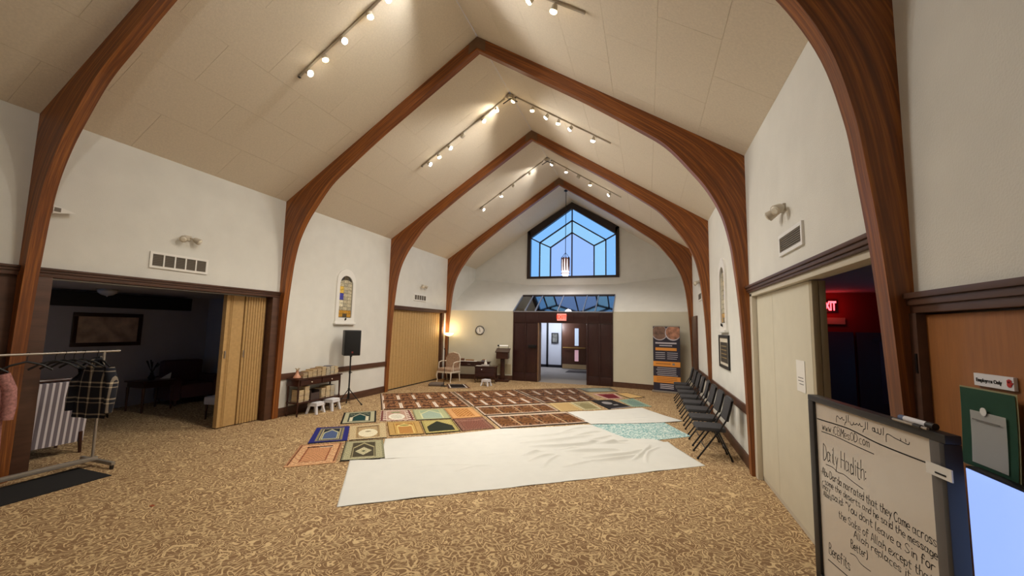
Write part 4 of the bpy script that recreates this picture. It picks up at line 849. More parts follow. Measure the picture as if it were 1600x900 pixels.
# ------------------------------------------------------------------ back left corner
fl_ = tag(empty('floor_lamp', (.24, 7.12, 0)), 'lit torchiere floor lamp in the back left corner', 'lamp')
bm = B(); lathe(bm, [(.12, 0), (.12, .015), (.03, .03)]); obj('base', bm, BLKM, fl_, True); bm = B(); tube(bm, [(0, 0, .02), (0, 0, 1.56)], .011, 8); obj('pole', bm, BLKM, fl_, True)
bm = B(); lathe(bm, [(.02, 1.55), (.10, 1.57), (.17, 1.62), (.19, 1.67), (.18, 1.67), (.09, 1.585), (0, 1.57)], seg=24, cap=False); obj('shade_bowl', bm, mat('shade_glow', (255, 226, 160), .4, emit=3), fl_, True)
l = bpy.data.lights.new('torchiere_glow', 'POINT'); l.energy = 14; l.color = (1, .74, .40); l.shadow_soft_size = .09
lo = bpy.data.objects.new('torchiere_glow', l); COL.objects.link(lo); lo.location = (.24, 7.12, 1.80)
am = tag(empty('armchair', (.55, 6.60, 0), -.15), 'white framed armchair with patterned upholstery beside the floor lamp', 'chair')
UPH = mat('floral_upholstery', (176, 150, 128), .9, .3, 24); IV = mat('ivory_wood', (222, 210, 192), .45)
bm = B(); rbox(bm, -.29, .29, -.27, .27, .36, .47, .03); obj('seat', bm, UPH, am, True)
bm = B(); prism(bm, [(-.25, .24, .47), (.25, .24, .47), (.27, .24, .80), (.20, .24, .93), (0, .24, .97), (-.20, .24, .93), (-.27, .24, .80)], (0, .07, 0)); obj('backrest', bm, UPH, am)
bm = B(); tube(bm, [(-.27, .27, .40), (-.27, .27, .47), (-.29, .27, .80), (-.215, .28, .945), (0, .28, .99), (.215, .28, .945), (.29, .27, .80), (.27, .27, .47), (.27, .27, .40)], .02, 8); obj('back_frame', bm, IV, am, True)
boxo('seat_rail', IV, (-.30, .30, -.285, .285, .31, .36), am, bevel=.008)
for sx in (-1, 1):
    bm = B(); tube(bm, [(sx*.30, .26, .68), (sx*.32, 0, .69), (sx*.31, -.14, .66), (sx*.30, -.17, .55), (sx*.30, -.16, .36)], .018, 8); obj('arm', bm, IV, am, True)
    bm = B(); tube(bm, [(sx*.28, -.26, .33), (sx*.30, -.28, .22), (sx*.27, -.26, .08), (sx*.285, -.28, .0)], [.028, .022, .015, .02], 8); obj('leg', bm, IV, am, True)
    bm = B(); tube(bm, [(sx*.27, .25, .33), (sx*.27, .30, .0)], [.022, .016], 8); obj('leg', bm, IV, am, True)
ms = tag(empty('microphone_stand', (.95, 5.52, 0)), 'thin black microphone stand in front of the patterned armchair', 'stand')
bm = B(); lathe(bm, [(.12, 0), (.12, .012), (.02, .03)]); obj('base', bm, BLKM, ms, True); bm = B(); tube(bm, [(0, 0, .02), (0, 0, 1.15)], .009, 8); obj('pole', bm, BLKM, ms, True); bm = B(); tube(bm, [(0, 0, 1.14), (.0, -.05, 1.19)], [.012, .02], 8); obj('microphone', bm, BLACK, ms, True)
cu = tag(empty('floor_cushion', (.66, 5.55, 0), .3), 'grey floor cushion lying beside the microphone stand', 'cushion')
bm = B(); rbox(bm, -.22, .22, -.2, .2, .0, .09, .04, 3); obj('cushion_body', bm, mat('cushion_grey', (104, 92, 84), .9), cu, True); bm = B(); tube(bm, [(-.21, -.19, .045), (.21, -.19, .045), (.21, .19, .045), (-.21, .19, .045)], .012, 6, closed=True); obj('piping', bm, BLACK, cu)
sk = tag(empty('side_desk', (1.82, 6.95, 0), .2), 'small dark wooden desk with cabriole legs by the lectern', 'desk')
boxo('top', DWOOD, (-.38, .38, -.22, .22, .54, .565), sk, bevel=.005); boxo('drawer_case', DWOOD, (-.36, .36, -.20, .20, .20, .54), sk, bevel=.006)
boxo('drawer_front', MAHOG, (-.32, .32, -.212, -.20, .36, .52), sk, bevel=.004); boxo('lower_door', MAHOG, (-.32, .32, -.212, -.20, .22, .345), sk, bevel=.004)
bm = B(); lathe(bm, [(.012, 0), (.02, .015), (0, .028)], seg=10); o = obj('knob', bm, WHITEP, sk, True); o.matrix_local = Matrix.Translation((-.12, -.212, .46)) @ Matrix.Rotation(PI/2, 4, 'X')
for x in (-.34, .34):
    for y in (-.18, .18): bm = B(); tube(bm, [(x, y, .22), (x*1.05, y*1.08, .12), (x*.97, y*.95, .04), (x*1.04, y*1.05, 0)], [.025, .02, .012, .016], 8); obj('leg', bm, DWOOD, sk, True)
ts = tag(empty('tissue_box', (1.80, 6.93, .565), .2), 'white tissue box with tissue sticking out on the small desk', 'tissue box')
boxo('carton', mat('carton_grey', (190, 184, 180), .7), (-.13, .13, -.07, .07, 0, .05), ts, bevel=.004); bm = B(); lathe(bm, [(.05, .05), (.055, .09), (.03, .15), (.035, .2), (.01, .22)], seg=9); obj('tissue', bm, PAPER, ts)
pq = tag(empty('paper_sheet', (1.58, 6.87, .566), .3), 'flat white paper on left end of the small desk', 'paper'); boxo('sheet', PAPER, (-.1, .1, -.08, .08, 0, .004), pq)
cs = tag(empty('writing_console', (1.05, 7.28, 0), .2), 'long dark console table with papers below the round clock', 'table')
boxo('top', DWOOD, (-.75, .75, -.14, .14, .64, .67), cs, bevel=.005); boxo('apron', DWOOD, (-.72, .72, -.12, .12, .50, .64), cs)
for a in (-.70, -.22, .26):
    d_ = boxo('drawer_front', MAHOG, (a, a+.44, -.132, -.12, .52, .62), cs, bevel=.004); boxo('pull', STEEL, (a+.17, a+.27, -.145, -.132, .565, .58), d_)
for x in (-.70, .70):
    for y in (-.11, .11): bm = B(); tube(bm, [(x, y, .5), (x, y, 0)], [.025, .014], 8); obj('leg', bm, DWOOD, cs, True)
for i, (x, y, w, d, h, m, lb, cat) in enumerate(((-.05, -.03, .62, .2, .012, PAPER, 'wide white paper spread on the console under the clock', 'paper'), (-.45, .02, .10, .1, .15, mat('jar_tan', (160, 130, 90), .4), 'tan jar at left of the console under the clock', 'jar'), (-.28, .03, .12, .1, .09, BK[2], 'low brown box on the console under the clock', 'box'), (-.02, .05, .3, .08, .05, BK[0], 'long tan case on the console under the clock', 'case'), (.52, .0, .18, .16, .05, BK[3], 'grey book at right end of the console under the clock', 'book'), (.53, 0, .14, .13, .03, BK[0], 'tan book on top of the grey book on the console', 'book'))):
    z = .67+(.05 if i == 5 else 0)+(.012 if i == 3 else 0); c, s = math.cos(.2), math.sin(.2)
    r = tag(empty(['paper_sheet', 'jar', 'small_box', 'pencil_case', 'book', 'book'][i], (1.05+c*x-s*y, 7.28+s*x+c*y, z), .2), lb, cat)
    if cat == 'jar': bm = B(); lathe(bm, [(.045, 0), (.05, .02), (.05, .11), (.035, .125)], seg=14); obj('jar_body', bm, m, r, True); bm = B(); lathe(bm, [(.04, .125), (.04, .15)], seg=14); obj('lid', bm, BLKM, r, True)
    else: boxo('body', m, (-w/2, w/2, -d/2, d/2, 0, h), r, bevel=min(.004, h/3)); 
stool((2.12, 6.22, 0), -.2, .24, .2, .21, 'small white step stool in front of the side desk')
lc = tag(empty('lectern', (2.22, 7.52, 0), .2), 'dark wooden lectern left of the entrance', 'lectern')
boxo('base', DWOOD, (-.24, .24, -.2, .2, 0, .07), lc, bevel=.01); boxo('column', DWOOD, (-.075, .075, -.07, .07, .07, .80), lc, bevel=.006)
bm = B(); prism(bm, [(-.215, -.2, .80), (-.215, .2, .80), (-.215, .2, 1.12), (-.215, -.2, 1.02)], (.43, 0, 0)); obj('reading_box', bm, DWOOD, lc)
bm = B(); prism(bm, [(-.25, -.23, 1.02), (-.25, .22, 1.13), (-.25, .22, 1.155), (-.25, -.23, 1.045)], (.5, 0, 0)); obj('slanted_top', bm, DWOOD, lc)
rl = tag(empty('reading_light', (2.22, 7.55, 1.12), .2), 'white tube reading light above the lectern', 'lamp')
bm = B(); tube(bm, [(-.17, .08, .02), (-.17, .06, .12)], .008, 6); tube(bm, [(.17, .08, .02), (.17, .06, .12)], .008, 6); obj('bracket', bm, BLKM, rl); bm = B(); tube(bm, [(-.15, .06, .13), (.16, .06, .13)], .022, 10); obj('tube', bm, mat('tube_white', (240, 236, 226), .4, emit=.4), rl, True); bm = B(); tube(bm, [(-.22, .06, .13), (-.15, .06, .13)], .028, 10); obj('end_cap', bm, BLACK, rl, True)
# wall clock on splayed wall
def on_left(x, off=.0): return (x, YS+(YV-YS)*x/XV0-off)
al = math.atan2(YV-YS, XV0); ccx, ccy = on_left(1.24, .005)
ck = tag(empty('wall_clock', (ccx, ccy, 1.785), al), 'round white wall clock with dark rim on the beige wall', 'clock')
def ylathe(bm, prof, seg=32, cap=True):
    lathe(bm, prof, seg=seg, cap=cap); bmesh.ops.rotate(bm, verts=list(bm.verts), cent=(0, 0, 0), matrix=Matrix.Rotation(PI/2, 3, 'X'))
bm = B(); ylathe(bm, [(.165, 0), (.168, .03), (.15, .035), (.14, .025)], cap=False); obj('rim', bm, BLKM, ck, True); bm = B(); ylathe(bm, [(.142, .01), (.142, .022)]); obj('dial', bm, PAPER, ck)
for k in range(12):
    a = k*PI/6; bm = B(); box(bm, -.006, .006, -.026, -.0225, .105, .13); bmesh.ops.rotate(bm, verts=list(bm.verts), cent=(0, 0, 0), matrix=Matrix.Rotation(a, 3, 'Y')); obj('hour_mark', bm, INK, ck)
for a, ln, w in ((PI*.98, .07, .008), (-.25, .1, .006)):
    bm = B(); box(bm, -w, w, -.03, -.027, -.01, ln); bmesh.ops.rotate(bm, verts=list(bm.verts), cent=(0, 0, 0), matrix=Matrix.Rotation(a, 3, 'Y')); obj('hand', bm, INK, ck)
gx_, gy_ = on_left(2.17, .003); gr = tag(empty('return_grille', (gx_, gy_, .40), al), 'low beige wall grille behind the lectern', 'vent')
boxo('frame', mat('grille_beige', (190, 176, 146), .6), (-.25, .25, -.012, 0, -.18, .18), gr)
for k in range(8): boxo('slat', mat('grille_beige_dark', (158, 146, 120), .6), (-.22, .22, -.018, -.012, -.155+.04*k, -.135+.04*k), gr)
# ------------------------------------------------------------------ prayer rugs
import numpy as np
rng = np.random.default_rng(3)
def s2l(c): c = np.asarray(c, float)/255; return np.where(c <= .04045, c/12.92, ((c+.055)/1.055)**2.4)
def rug_mesh(name, quad, fn, nx, ny, z, th=.008, wav=0.0015):
    FL, FR, BR, BL = [np.array(q, float) for q in quad]
    u, v = np.meshgrid(np.linspace(0, 1, nx), np.linspace(0, 1, ny)); u = u.ravel(); v = v.ravel()
    xy = ((1-u)*(1-v))[:, None]*FL+(u*(1-v))[:, None]*FR+(u*v)[:, None]*BR+((1-u)*v)[:, None]*BL
    cen = xy.mean(0)
    zz = z+th+wav*np.sin(7*xy[:, 0]+3*xy[:, 1])*np.sin(5*xy[:, 1]-2*xy[:, 0])
    edge = (u == 0) | (u == 1) | (v == 0) | (v == 1)
    top = np.c_[xy-cen, zz]; n = len(top)
    idx = np.arange(n).reshape(ny, nx)
    faces = np.stack([idx[:-1, :-1], idx[:-1, 1:], idx[1:, 1:], idx[1:, :-1]], -1).reshape(-1, 4).tolist()
    loop = list(idx[0, :])+list(idx[1:, -1])+list(idx[-1, -2::-1])+list(idx[-2:0:-1, 0])
    low = top[loop].copy(); low[:, 2] = z
    verts = np.r_[top, low]; m = len(loop)
    faces += [[loop[i], n+i, n+(i+1) % m, loop[(i+1) % m]] for i in range(m)]
    faces.append([n+i for i in range(m)][::-1])
    me = bpy.data.meshes.new(name); me.from_pydata(verts.tolist(), [], faces); me.update()
    col = s2l(fn(u, v)); col = np.r_[col, col[loop]*.8]
    at = me.color_attributes.new('Col', 'FLOAT_COLOR', 'POINT'); at.data.foreach_set('color', np.c_[col, np.ones(len(col))].astype(np.float32).ravel())
    me.materials.append(RUG)
    o = bpy.data.objects.new(name, me); COL.objects.link(o); o.location = (cen[0], cen[1], 0); return o
def lay(C0, mask, c): C0[mask] = np.array(c, float)
def bordered(u, v, cols, ins):
    """nested rectangular borders; cols outermost first, ins inset fractions in u (v scaled by .62)"""
    C0 = np.tile(np.array(cols[0], float), (len(u), 1))
    for c, i in zip(cols[1:], ins): lay(C0, (u > i) & (u < 1-i) & (v > i*.62) & (v < 1-i*.62), c)
    return C0
def speck(C0, u, v, amt, fu=40, fv=60, c=None, mask=None):
    k = np.sin(fu*u+2*np.sin(9*v))*np.sin(fv*v+2*np.sin(11*u)); mm = k > .25
    if mask is not None: mm &= mask
    if c is None: C0[mm] *= amt
    else: C0[mm] = C0[mm]*(1-amt)+np.array(c)*amt
    return C0
def niche_mask(u, v, w, v0, vs, vp, flat=0):
    """pointed prayer niche: half width w, from v0 up to shoulder vs, point vp"""
    d = np.abs(u-.5); return (d < w) & (v > v0) & (v < vs+(vp-vs)*(1-d/w))
def f_peach(u, v):
    C0 = bordered(u, v, [(186, 140, 104), (120, 66, 42), (214, 164, 122), (150, 86, 58), (206, 150, 108)], (.04, .07, .22, .25)); speck(C0, u, v, .75, 70, 90)
    ring = (np.abs(u-.5) < .43) & (np.abs(v-.5) < .46); speck(C0, u, v, .5, 46, 52, (236, 206, 160), ring & ~((np.abs(u-.5) < .27) & (np.abs(v-.5) < .34)))
    lay(C0, (v > .80) & (v < .86) & (np.abs(u-.5) < .3), (70, 44, 40)); lay(C0, (v > .78) & (v < .80) & (u > .5) & (u < .8), (236, 226, 200)); lay(C0, (v < .05), (206, 160, 118)); return C0
def f_blue(u, v):
    C0 = bordered(u, v, [(44, 46, 120), (150, 140, 104), (58, 66, 96), (214, 200, 150), (40, 44, 56)], (.15, .2, .24, .27)); speck(C0, u, v, .7, 60, 80, None, (np.abs(u-.5) < .34))
    lay(C0, niche_mask(u, v, .22, .17, .60, .82), (190, 190, 150)); lay(C0, niche_mask(u, v, .185, .2, .57, .76), (84, 102, 140)); speck(C0, u, v, .5, 80, 90, (40, 50, 100), niche_mask(u, v, .18, .2, .57, .76)); lay(C0, v < .03, (28, 30, 60)); lay(C0, v > .97, (60, 40, 80)); return C0
def f_sage(u, v):
    C0 = bordered(u, v, [(142, 140, 112), (176, 172, 138), (110, 100, 76), (80, 74, 58)], (.05, .2, .23)); speck(C0, u, v, .8, 60, 80)
    lay(C0, niche_mask(u, v, .26, .12, .62, .86), (170, 162, 124)); lay(C0, niche_mask(u, v, .24, .14, .58, .80), (74, 68, 54))
    d = np.abs(u-.5)/.2+np.abs(v-.42)/.2; lay(C0, d < 1, (200, 194, 158)); speck(C0, u, v, .6, 70, 90, (110, 104, 80), d < .9); lay(C0, d < .3, (110, 110, 86)); lay(C0, (u < .03) | (v < .04) | (v > .97), (36, 32, 30)); return C0
def f_cream(u, v):
    C0 = bordered(u, v, [(206, 186, 146), (178, 150, 104), (150, 126, 96), (190, 166, 124)], (.17, .2, .24)); speck(C0, u, v, .8, 50, 70)
    e = ((u-.5)/.26)**2+((v-.40)/.27)**2; lay(C0, e < 1.2, (168, 142, 96)); lay(C0, e < 1, (226, 218, 190)); lay(C0, ((u-.5)/.08)**2+((v-.5)/.04)**2 < 1, (150, 140, 110)); lay(C0, (v > .8) & (v < .87) & (np.abs(u-.5) < .3), (120, 96, 70)); lay(C0, (v < .03), (40, 34, 30)); return C0
def f_dgreen(u, v):
    C0 = bordered(u, v, [(28, 26, 28), (176, 172, 142), (30, 30, 30), (52, 66, 58)], (.05, .17, .19)); speck(C0, u, v, .6, 40, 60, (200, 196, 166), (np.abs(u-.5) < .3) & (v > .65) & (v < .8))
    lay(C0, niche_mask(u, v, .22, .14, .52, .80), (190, 186, 160)); lay(C0, niche_mask(u, v, .18, .16, .52, .74), (24, 62, 62)); 
    for s in (-1, 1): lay(C0, (np.abs(u-.5-s*.24) < .04) & (v > .14) & (v < .5), (206, 200, 172))
    return C0
def f_maroon(u, v):
    C0 = bordered(u, v, [(226, 214, 196), (120, 66, 60), (224, 208, 190), (190, 160, 140)], (.03, .08, .2)); k = (np.sin(38*v) > .2) & ((u < .17) | (u > .83)); lay(C0, k, (110, 60, 58)); speck(C0, u, v, .6, 50, 60, (140, 84, 80), (np.abs(u-.5) < .36))
    e = ((u-.5)/.25)**2+((v-.36)/.28)**2; lay(C0, e < 1, (228, 222, 206)); speck(C0, u, v, .6, 70, 80, (120, 120, 96), e < .5); lay(C0, ((u-.5)/.17)**2+((v-.76)/.06)**2 < 1, (136, 146, 108)); return C0
def f_gold(u, v):
    C0 = bordered(u, v, [(120, 86, 40), (196, 160, 98), (160, 120, 62), (214, 178, 104), (178, 128, 70)], (.03, .17, .2, .24)); speck(C0, u, v, .85, 60, 80)
    lay(C0, niche_mask(u, v, .24, .1, .66, .86), (214, 186, 116)); lay(C0, niche_mask(u, v, .2, .1, .6, .66), (180, 130, 72)); lay(C0, ((u-.5)/.22)**2+((v-.68)/.09)**2 < 1, (222, 200, 130)); lay(C0, ((u-.5)/.14)**2+((v-.7)/.05)**2 < 1, (136, 130, 74)); lay(C0, v < .03, (50, 38, 26)); return C0
def f_pale(u, v):
    C0 = bordered(u, v, [(150, 150, 116), (178, 182, 140), (196, 198, 152), (160, 176, 146)], (.04, .17, .2)); speck(C0, u, v, .9, 60, 80)
    lay(C0, niche_mask(u, v, .31, .1, .55, .88), (206, 206, 160)); lay(C0, niche_mask(u, v, .27, .1, .52, .82), (158, 176, 158)); lay(C0, v < .04, (44, 40, 30)); return C0
def f_penta(u, v):
    C0 = bordered(u, v, [(70, 60, 36), (172, 158, 96), (190, 176, 112)], (.03, .09)); speck(C0, u, v, .85, 60, 60); lay(C0, niche_mask(u, v, .38, .12, .5, .90), (56, 52, 40)); lay(C0, niche_mask(u, v, .36, .14, .5, .86), (46, 50, 40)); lay(C0, (v < .04) | (u > .97), (30, 26, 20)); return C0
def f_orange(u, v):
    C0 = bordered(u, v, [(196, 144, 92), (216, 164, 108), (160, 96, 50), (214, 158, 94)], (.06, .2, .23)); k = (np.sin(48*u)*np.sin(44*v) > .1) & (np.abs(u-.5) < .27) & (np.abs(v-.5) < .35); lay(C0, k, (150, 92, 46)); speck(C0, u, v, .85, 70, 90); return C0
def f_mauve(u, v):
    C0 = bordered(u, v, [(120, 82, 68), (150, 108, 90), (134, 88, 74), (146, 98, 80)], (.05, .12, .17)); speck(C0, u, v, .82, 40, 60); lay(C0, niche_mask(u, v, .3, .12, .6, .86), (130, 84, 70)); speck(C0, u, v, .8, 90, 40); lay(C0, np.abs((v-.75)-(.25*(u-.5)**2)) < .012, (176, 136, 120)); lay(C0, (u < .03), (60, 40, 34)); return C0
def f_long(n, frame=False, dark=1.0, col=True):
    def f(u, v):
        C0 = np.tile(np.array((146, 100, 68), float), (len(u), 1)); cell = (u*n) % 1; ci = np.floor(u*n)
        speck(C0, cell, v, .62, 22, 34); speck(C0, cell, v, .35, 15, 40, (196, 150, 106)); 
        k = np.sin(14*v+3*np.sin(6*cell+ci))+np.sin(19*cell); C0[k > .9] *= .6
        if col:
            pil = (np.abs(cell-.1) < .085) & (v > .10) & (v < .60); lay(C0, pil, (232, 220, 206)); lay(C0, (np.abs(cell-.1) < .012) & (v > .12) & (v < .55), (130, 96, 76))
            lay(C0, (np.abs(cell-.1) < .13) & (v > .60) & (v < .72), (186, 158, 134)); lay(C0, (np.abs(cell-.55) < .25) & (v > .2) & (v < .34), (84, 50, 34)); lay(C0, (np.abs(cell-.6) < .18) & (v > .55) & (v < .66), (92, 56, 38)); lay(C0, (v > .93), (84, 56, 42)); lay(C0, v < .05, (52, 32, 24))
        else:
            lay(C0, (np.abs(cell-.5) < .32) & (np.abs(v-.45) < .2), (126, 82, 44)); speck(C0, cell, v, .6, 22, 34, (84, 50, 26)); lay(C0, np.abs(cell-.0) < .035, (204, 170, 128)); lay(C0, np.abs(cell-1) < .035, (204, 170, 128))
        if frame:
            e = (u < .034) | (u > .966) | (v < .11) | (v > .88); lay(C0, e, (220, 200, 178)); speck(C0, u, v, .4, 300, 40, (140, 100, 80), e); lay(C0, (v < .045) | (u < .007) | (u > .991), (40, 24, 20))
        else: lay(C0, (u < .012) | (u > .988), (70, 48, 40)); lay(C0, ((u > .015) & (u < .03)) | ((u > .97) & (u < .985)), (188, 168, 150))
        return C0*dark
    return f
def f_flat(base, border=None, inner=None, bw=.08, sp=.85):
    def f(u, v):
        C0 = bordered(u, v, [border or base, base], (bw,)); 
        if inner is not None: lay(C0, niche_mask(u, v, .33, .12, .55, .86), inner)
        speck(C0, u, v, sp, 50, 70); return C0
    return f
def f_black(u, v):
    C0 = bordered(u, v, [(30, 28, 30), (40, 37, 38)], (.06,)); lay(C0, ((u-.45)/.2)**2+((v-.62)/.17)**2 < 1, (150, 146, 146)); lay(C0, (np.abs(u-.62) < .1) & (np.abs(v-.36) < .05), (150, 146, 146)); lay(C0, (v < .05) & (u > .1), (150, 146, 150)); return C0
def f_turq(u, v):
    i = np.floor(u*58).astype(int); j = np.floor(v*58).astype(int); T = np.random.default_rng(5).random((60, 60)); r = T[i, j]
    C0 = np.tile(np.array((164, 194, 192), float), (len(u), 1)); C0[r > .62] = (212, 226, 220); C0[r < .30] = (124, 170, 172); return C0
def shrink(q, k=1.012):
    c = [sum(p[0] for p in q)/4, sum(p[1] for p in q)/4]; return [(c[0]+(p[0]-c[0])*k, c[1]+(p[1]-c[1])*k) for p in q]
def mid(q, t): 
    FL, FR, BR, BL = q; L = lambda a, b: (a[0]+(b[0]-a[0])*t, a[1]+(b[1]-a[1])*t); return L(FL, BL), L(FR, BR)
RUGS = [('peach', [(2.544, -2.01), (3.02, -1.60), (2.45, -.79), (1.951, -1.146)], f_peach, 'faded peach patterned prayer rug, nearest the viewer at far left'),
 ('blue', [(1.986, -1.04), (2.43, -.67), (1.81, .13), (1.365, -.201)], f_blue, 'bright blue bordered prayer rug with pale niche'),
 ('sage', [(3.05, -1.54), (3.54, -1.20), (2.92, -.39), (2.46, -.73)], f_sage, 'sage green prayer rug with pale diamond medallion touching the white sheet'),
 ('cream', [(2.455, -.65), (2.915, -.28), (2.26, .60), (1.835, .12)], f_cream, 'cream prayer rug with an ivory oval between blue and gold rugs'),
 ('dgreen', [(1.53, .21), (2.03, .62), (1.39, 1.49), (.908, 1.044)], f_dgreen, 'black edged dark green prayer rug nearest the loudspeaker'),
 ('maroon', [(2.08, .68), (2.65, 1.04), (2.00, 1.87), (1.48, 1.545)], f_maroon, 'white and maroon floral prayer rug right of the dark green rug'),
 ('gold', [(2.885, -.15), (3.37, .19), (2.765, 1.01), (2.27, .65)], f_gold, 'gold prayer rug with an olive oval beside the white sheet'),
 ('pale', [(2.68, 1.05), (3.255, 1.46), (2.64, 2.30), (2.06, 1.90)], f_pale, 'pale mint green prayer rug with plain arched centre'),
 ('penta', [(3.40, .19), (3.875, .60), (3.29, 1.40), (2.80, 1.02)], f_penta, 'olive prayer rug with a large dark five sided niche'),
 ('orange', [(3.285, 1.475), (3.77, 1.90), (3.165, 2.69), (2.655, 2.32)], f_orange, 'orange checked prayer rug left of the long brown rugs'),
 ('mauve', [(3.89, .635), (4.38, 1.07), (3.80, 1.85), (3.305, 1.43)], f_mauve, 'dusty mauve brown prayer rug beside the framed brown rug'),
 ('tan', [(5.22, 3.14), (5.68, 3.50), (5.20, 4.31), (4.77, 3.97)], f_flat((190, 160, 108), (206, 182, 130)), 'plain tan prayer rug at right end of the brown rugs'),
 ('olive', [(5.71, 3.525), (6.08, 3.82), (5.65, 4.70), (5.225, 4.33)], f_flat((160, 150, 112), (206, 198, 160), (140, 130, 92)), 'cream bordered olive prayer rug beside the black rug'),
 ('black', [(6.25, 3.86), (6.745, 4.41), (6.19, 5.22), (5.68, 4.88)], f_black, 'black rug with a grey emblem behind the white sheet'),
 ('teal', [(6.77, 4.43), (7.22, 4.67), (6.74, 5.69), (6.38, 5.26)], f_flat((136, 160, 142), (160, 180, 160), (120, 146, 136)), 'soft sea green prayer rug right of the black rug'),
 ('red', [(6.09, 5.32), (6.47, 5.60), (6.19, 6.40), (5.60, 6.02)], f_flat((134, 50, 54), (206, 170, 160), (110, 34, 44), .12), 'small dark red prayer rug with pink border'),
 ('crm', [(6.66, 5.69), (7.06, 6.09), (6.53, 6.74), (6.215, 6.43)], f_flat((214, 178, 120), (60, 44, 36), None, .07, .95), 'small cream gold rug with a thin black edge near the banner'),
 ('grey', [(5.37, 6.30), (6.25, 6.86), (5.95, 7.60), (4.98, 6.95)], f_flat((124, 130, 120), (110, 100, 90), (150, 160, 152)), 'grey green mat right in front of the entrance'),
 ('floor', [(1.28, 5.16), (1.88, 5.50), (1.36, 6.25), (.80, 5.97)], lambda u, v: bordered(u, v, [(110, 78, 60), (60, 36, 32), (210, 200, 190), (34, 26, 26)], (.05, .1, .16)), 'small black prayer mat with white border in front of armchair')]
for i, (k, q, f, lb) in enumerate(RUGS):
    o = rug_mesh('prayer_rug', shrink(q), f, 66, 96, .0006*(i % 3)); tag(o, lb, 'rug', 'prayer rugs laid on the carpet')
LONG = [([(1.428, 1.629), (3.107, 2.805), (1.701, 4.589), (.09, 3.417)], 5, 1.0, 'left'), ([(3.13, 2.82), (4.60, 3.985), (3.214, 5.79), (1.725, 4.61)], 5, .95, 'middle'), ([(4.625, 4.0), (5.86, 4.99), (4.93, 7.0), (3.24, 5.81)], 5, .8, 'right')]
for q, n, dk, nm in LONG:
    m0, m1 = mid(q, .5)
    for row, qq in (('front', [q[0], q[1], m1, m0]), ('rear', [m0, m1, q[2], q[3]])):
        o = rug_mesh('long_prayer_rug', shrink(qq, 1.0), f_long(n, False, dk), 40*n, 80, .0004); tag(o, 'long brown prayer rug with white pillars, %s row, %s third' % (row, nm), 'rug', 'long brown prayer rugs')
for q, lb, k in (([(3.79, 1.99), (5.215, 3.13), (4.65, 3.945), (3.19, 2.79)], 'farther of the two brown four panel prayer rugs, beside the plain tan rug', 0), ([(4.494, 1.081), (6.015, 2.245), (5.345, 3.13), (3.828, 1.968)], 'nearer of the two brown four panel prayer rugs, touching the big white sheet', 1)):
    o = rug_mesh('long_prayer_rug', shrink(q, 1.004), f_long(4, True, .9, False), 170, 90, .0008); tag(o, lb, 'rug', 'brown four panel prayer rugs')
# ------------------------------------------------------------------ sheets and blanket
def cloth(name, poly_fn, nx, ny, z, folds, m, rough=.002, fn=None, ramp=None):
    u, v = np.meshgrid(np.linspace(0, 1, nx), np.linspace(0, 1, ny)); u = u.ravel(); v = v.ravel(); xy = poly_fn(u, v); cen = xy.mean(0)
    zz = np.full(len(u), z)
    if ramp: zz = zz+ramp(u, v)
    zb = zz.copy()
    for k in range(14):
        a = rng.uniform(0, PI); f = rng.uniform(3, 14); zz = zz+rough/3.5*np.sin(f*(xy[:, 0]*np.cos(a)+xy[:, 1]*np.sin(a))+rng.uniform(0, 6))*rng.uniform(.3, 1)
    zz = np.maximum(zz, zb-.001)
    for (x0, y0, x1, y1, h, w) in folds:
        d = np.array((x1-x0, y1-y0)); L = np.hypot(*d); d = d/L; p = xy-np.array((x0, y0)); s = p@d; t = p@np.array((-d[1], d[0]))
        t = t-.10*L*np.sin(PI*np.clip(s/L, 0, 1))*np.sin(x0*9+y0*7)
        taper = np.clip(s/L, 0, 1)*np.clip(1-s/L, 0, 1)*4; taper = np.where((s < 0) | (s > L), 0, taper)**.6
        wid = w*np.where(t > 0, .38, 1.1); zz = zz+1.5*h*taper*np.exp(-(t/wid)**2)
    idx = np.arange(nx*ny).reshape(ny, nx); th = .0025
    top = np.c_[xy-cen, zz+th]; loop = list(idx[0, :])+list(idx[1:, -1])+list(idx[-1, -2::-1])+list(idx[-2:0:-1, 0]); n = len(top)
    low = top[loop].copy(); low[:, 2] -= th; mm = len(loop)
    faces = np.stack([idx[:-1, :-1], idx[:-1, 1:], idx[1:, 1:], idx[1:, :-1]], -1).reshape(-1, 4).tolist()+[[loop[i], n+i, n+(i+1) % mm, loop[(i+1) % mm]] for i in range(mm)]
    me = bpy.data.meshes.new(name); me.from_pydata(np.r_[top, low].tolist(), [], faces); me.update(); me.materials.append(m)
    if fn is not None:
        col = s2l(fn(u, v)); col = np.r_[col, col[loop]]; at = me.color_attributes.new('Col', 'FLOAT_COLOR', 'POINT'); at.data.foreach_set('color', np.c_[col, np.ones(len(col))].astype(np.float32).ravel())
    me.polygons.foreach_set('use_smooth', [True]*len(me.polygons))
    o = bpy.data.objects.new(name, me); COL.objects.link(o); o.location = (cen[0], cen[1], 0); return o
def strip(front, back):
    """front and back edge polylines, resampled by parameter"""
    f = np.array(front, float); b = np.array(back, float)
    def samp(P, t):
        L = np.r_[0, np.cumsum(np.hypot(*np.diff(P, axis=0).T))]; L = L/L[-1]; return np.c_[np.interp(t, L, P[:, 0]), np.interp(t, L, P[:, 1])]
    return lambda u, v: samp(f, u)*(1-v)[:, None]+samp(b, u)*v[:, None]
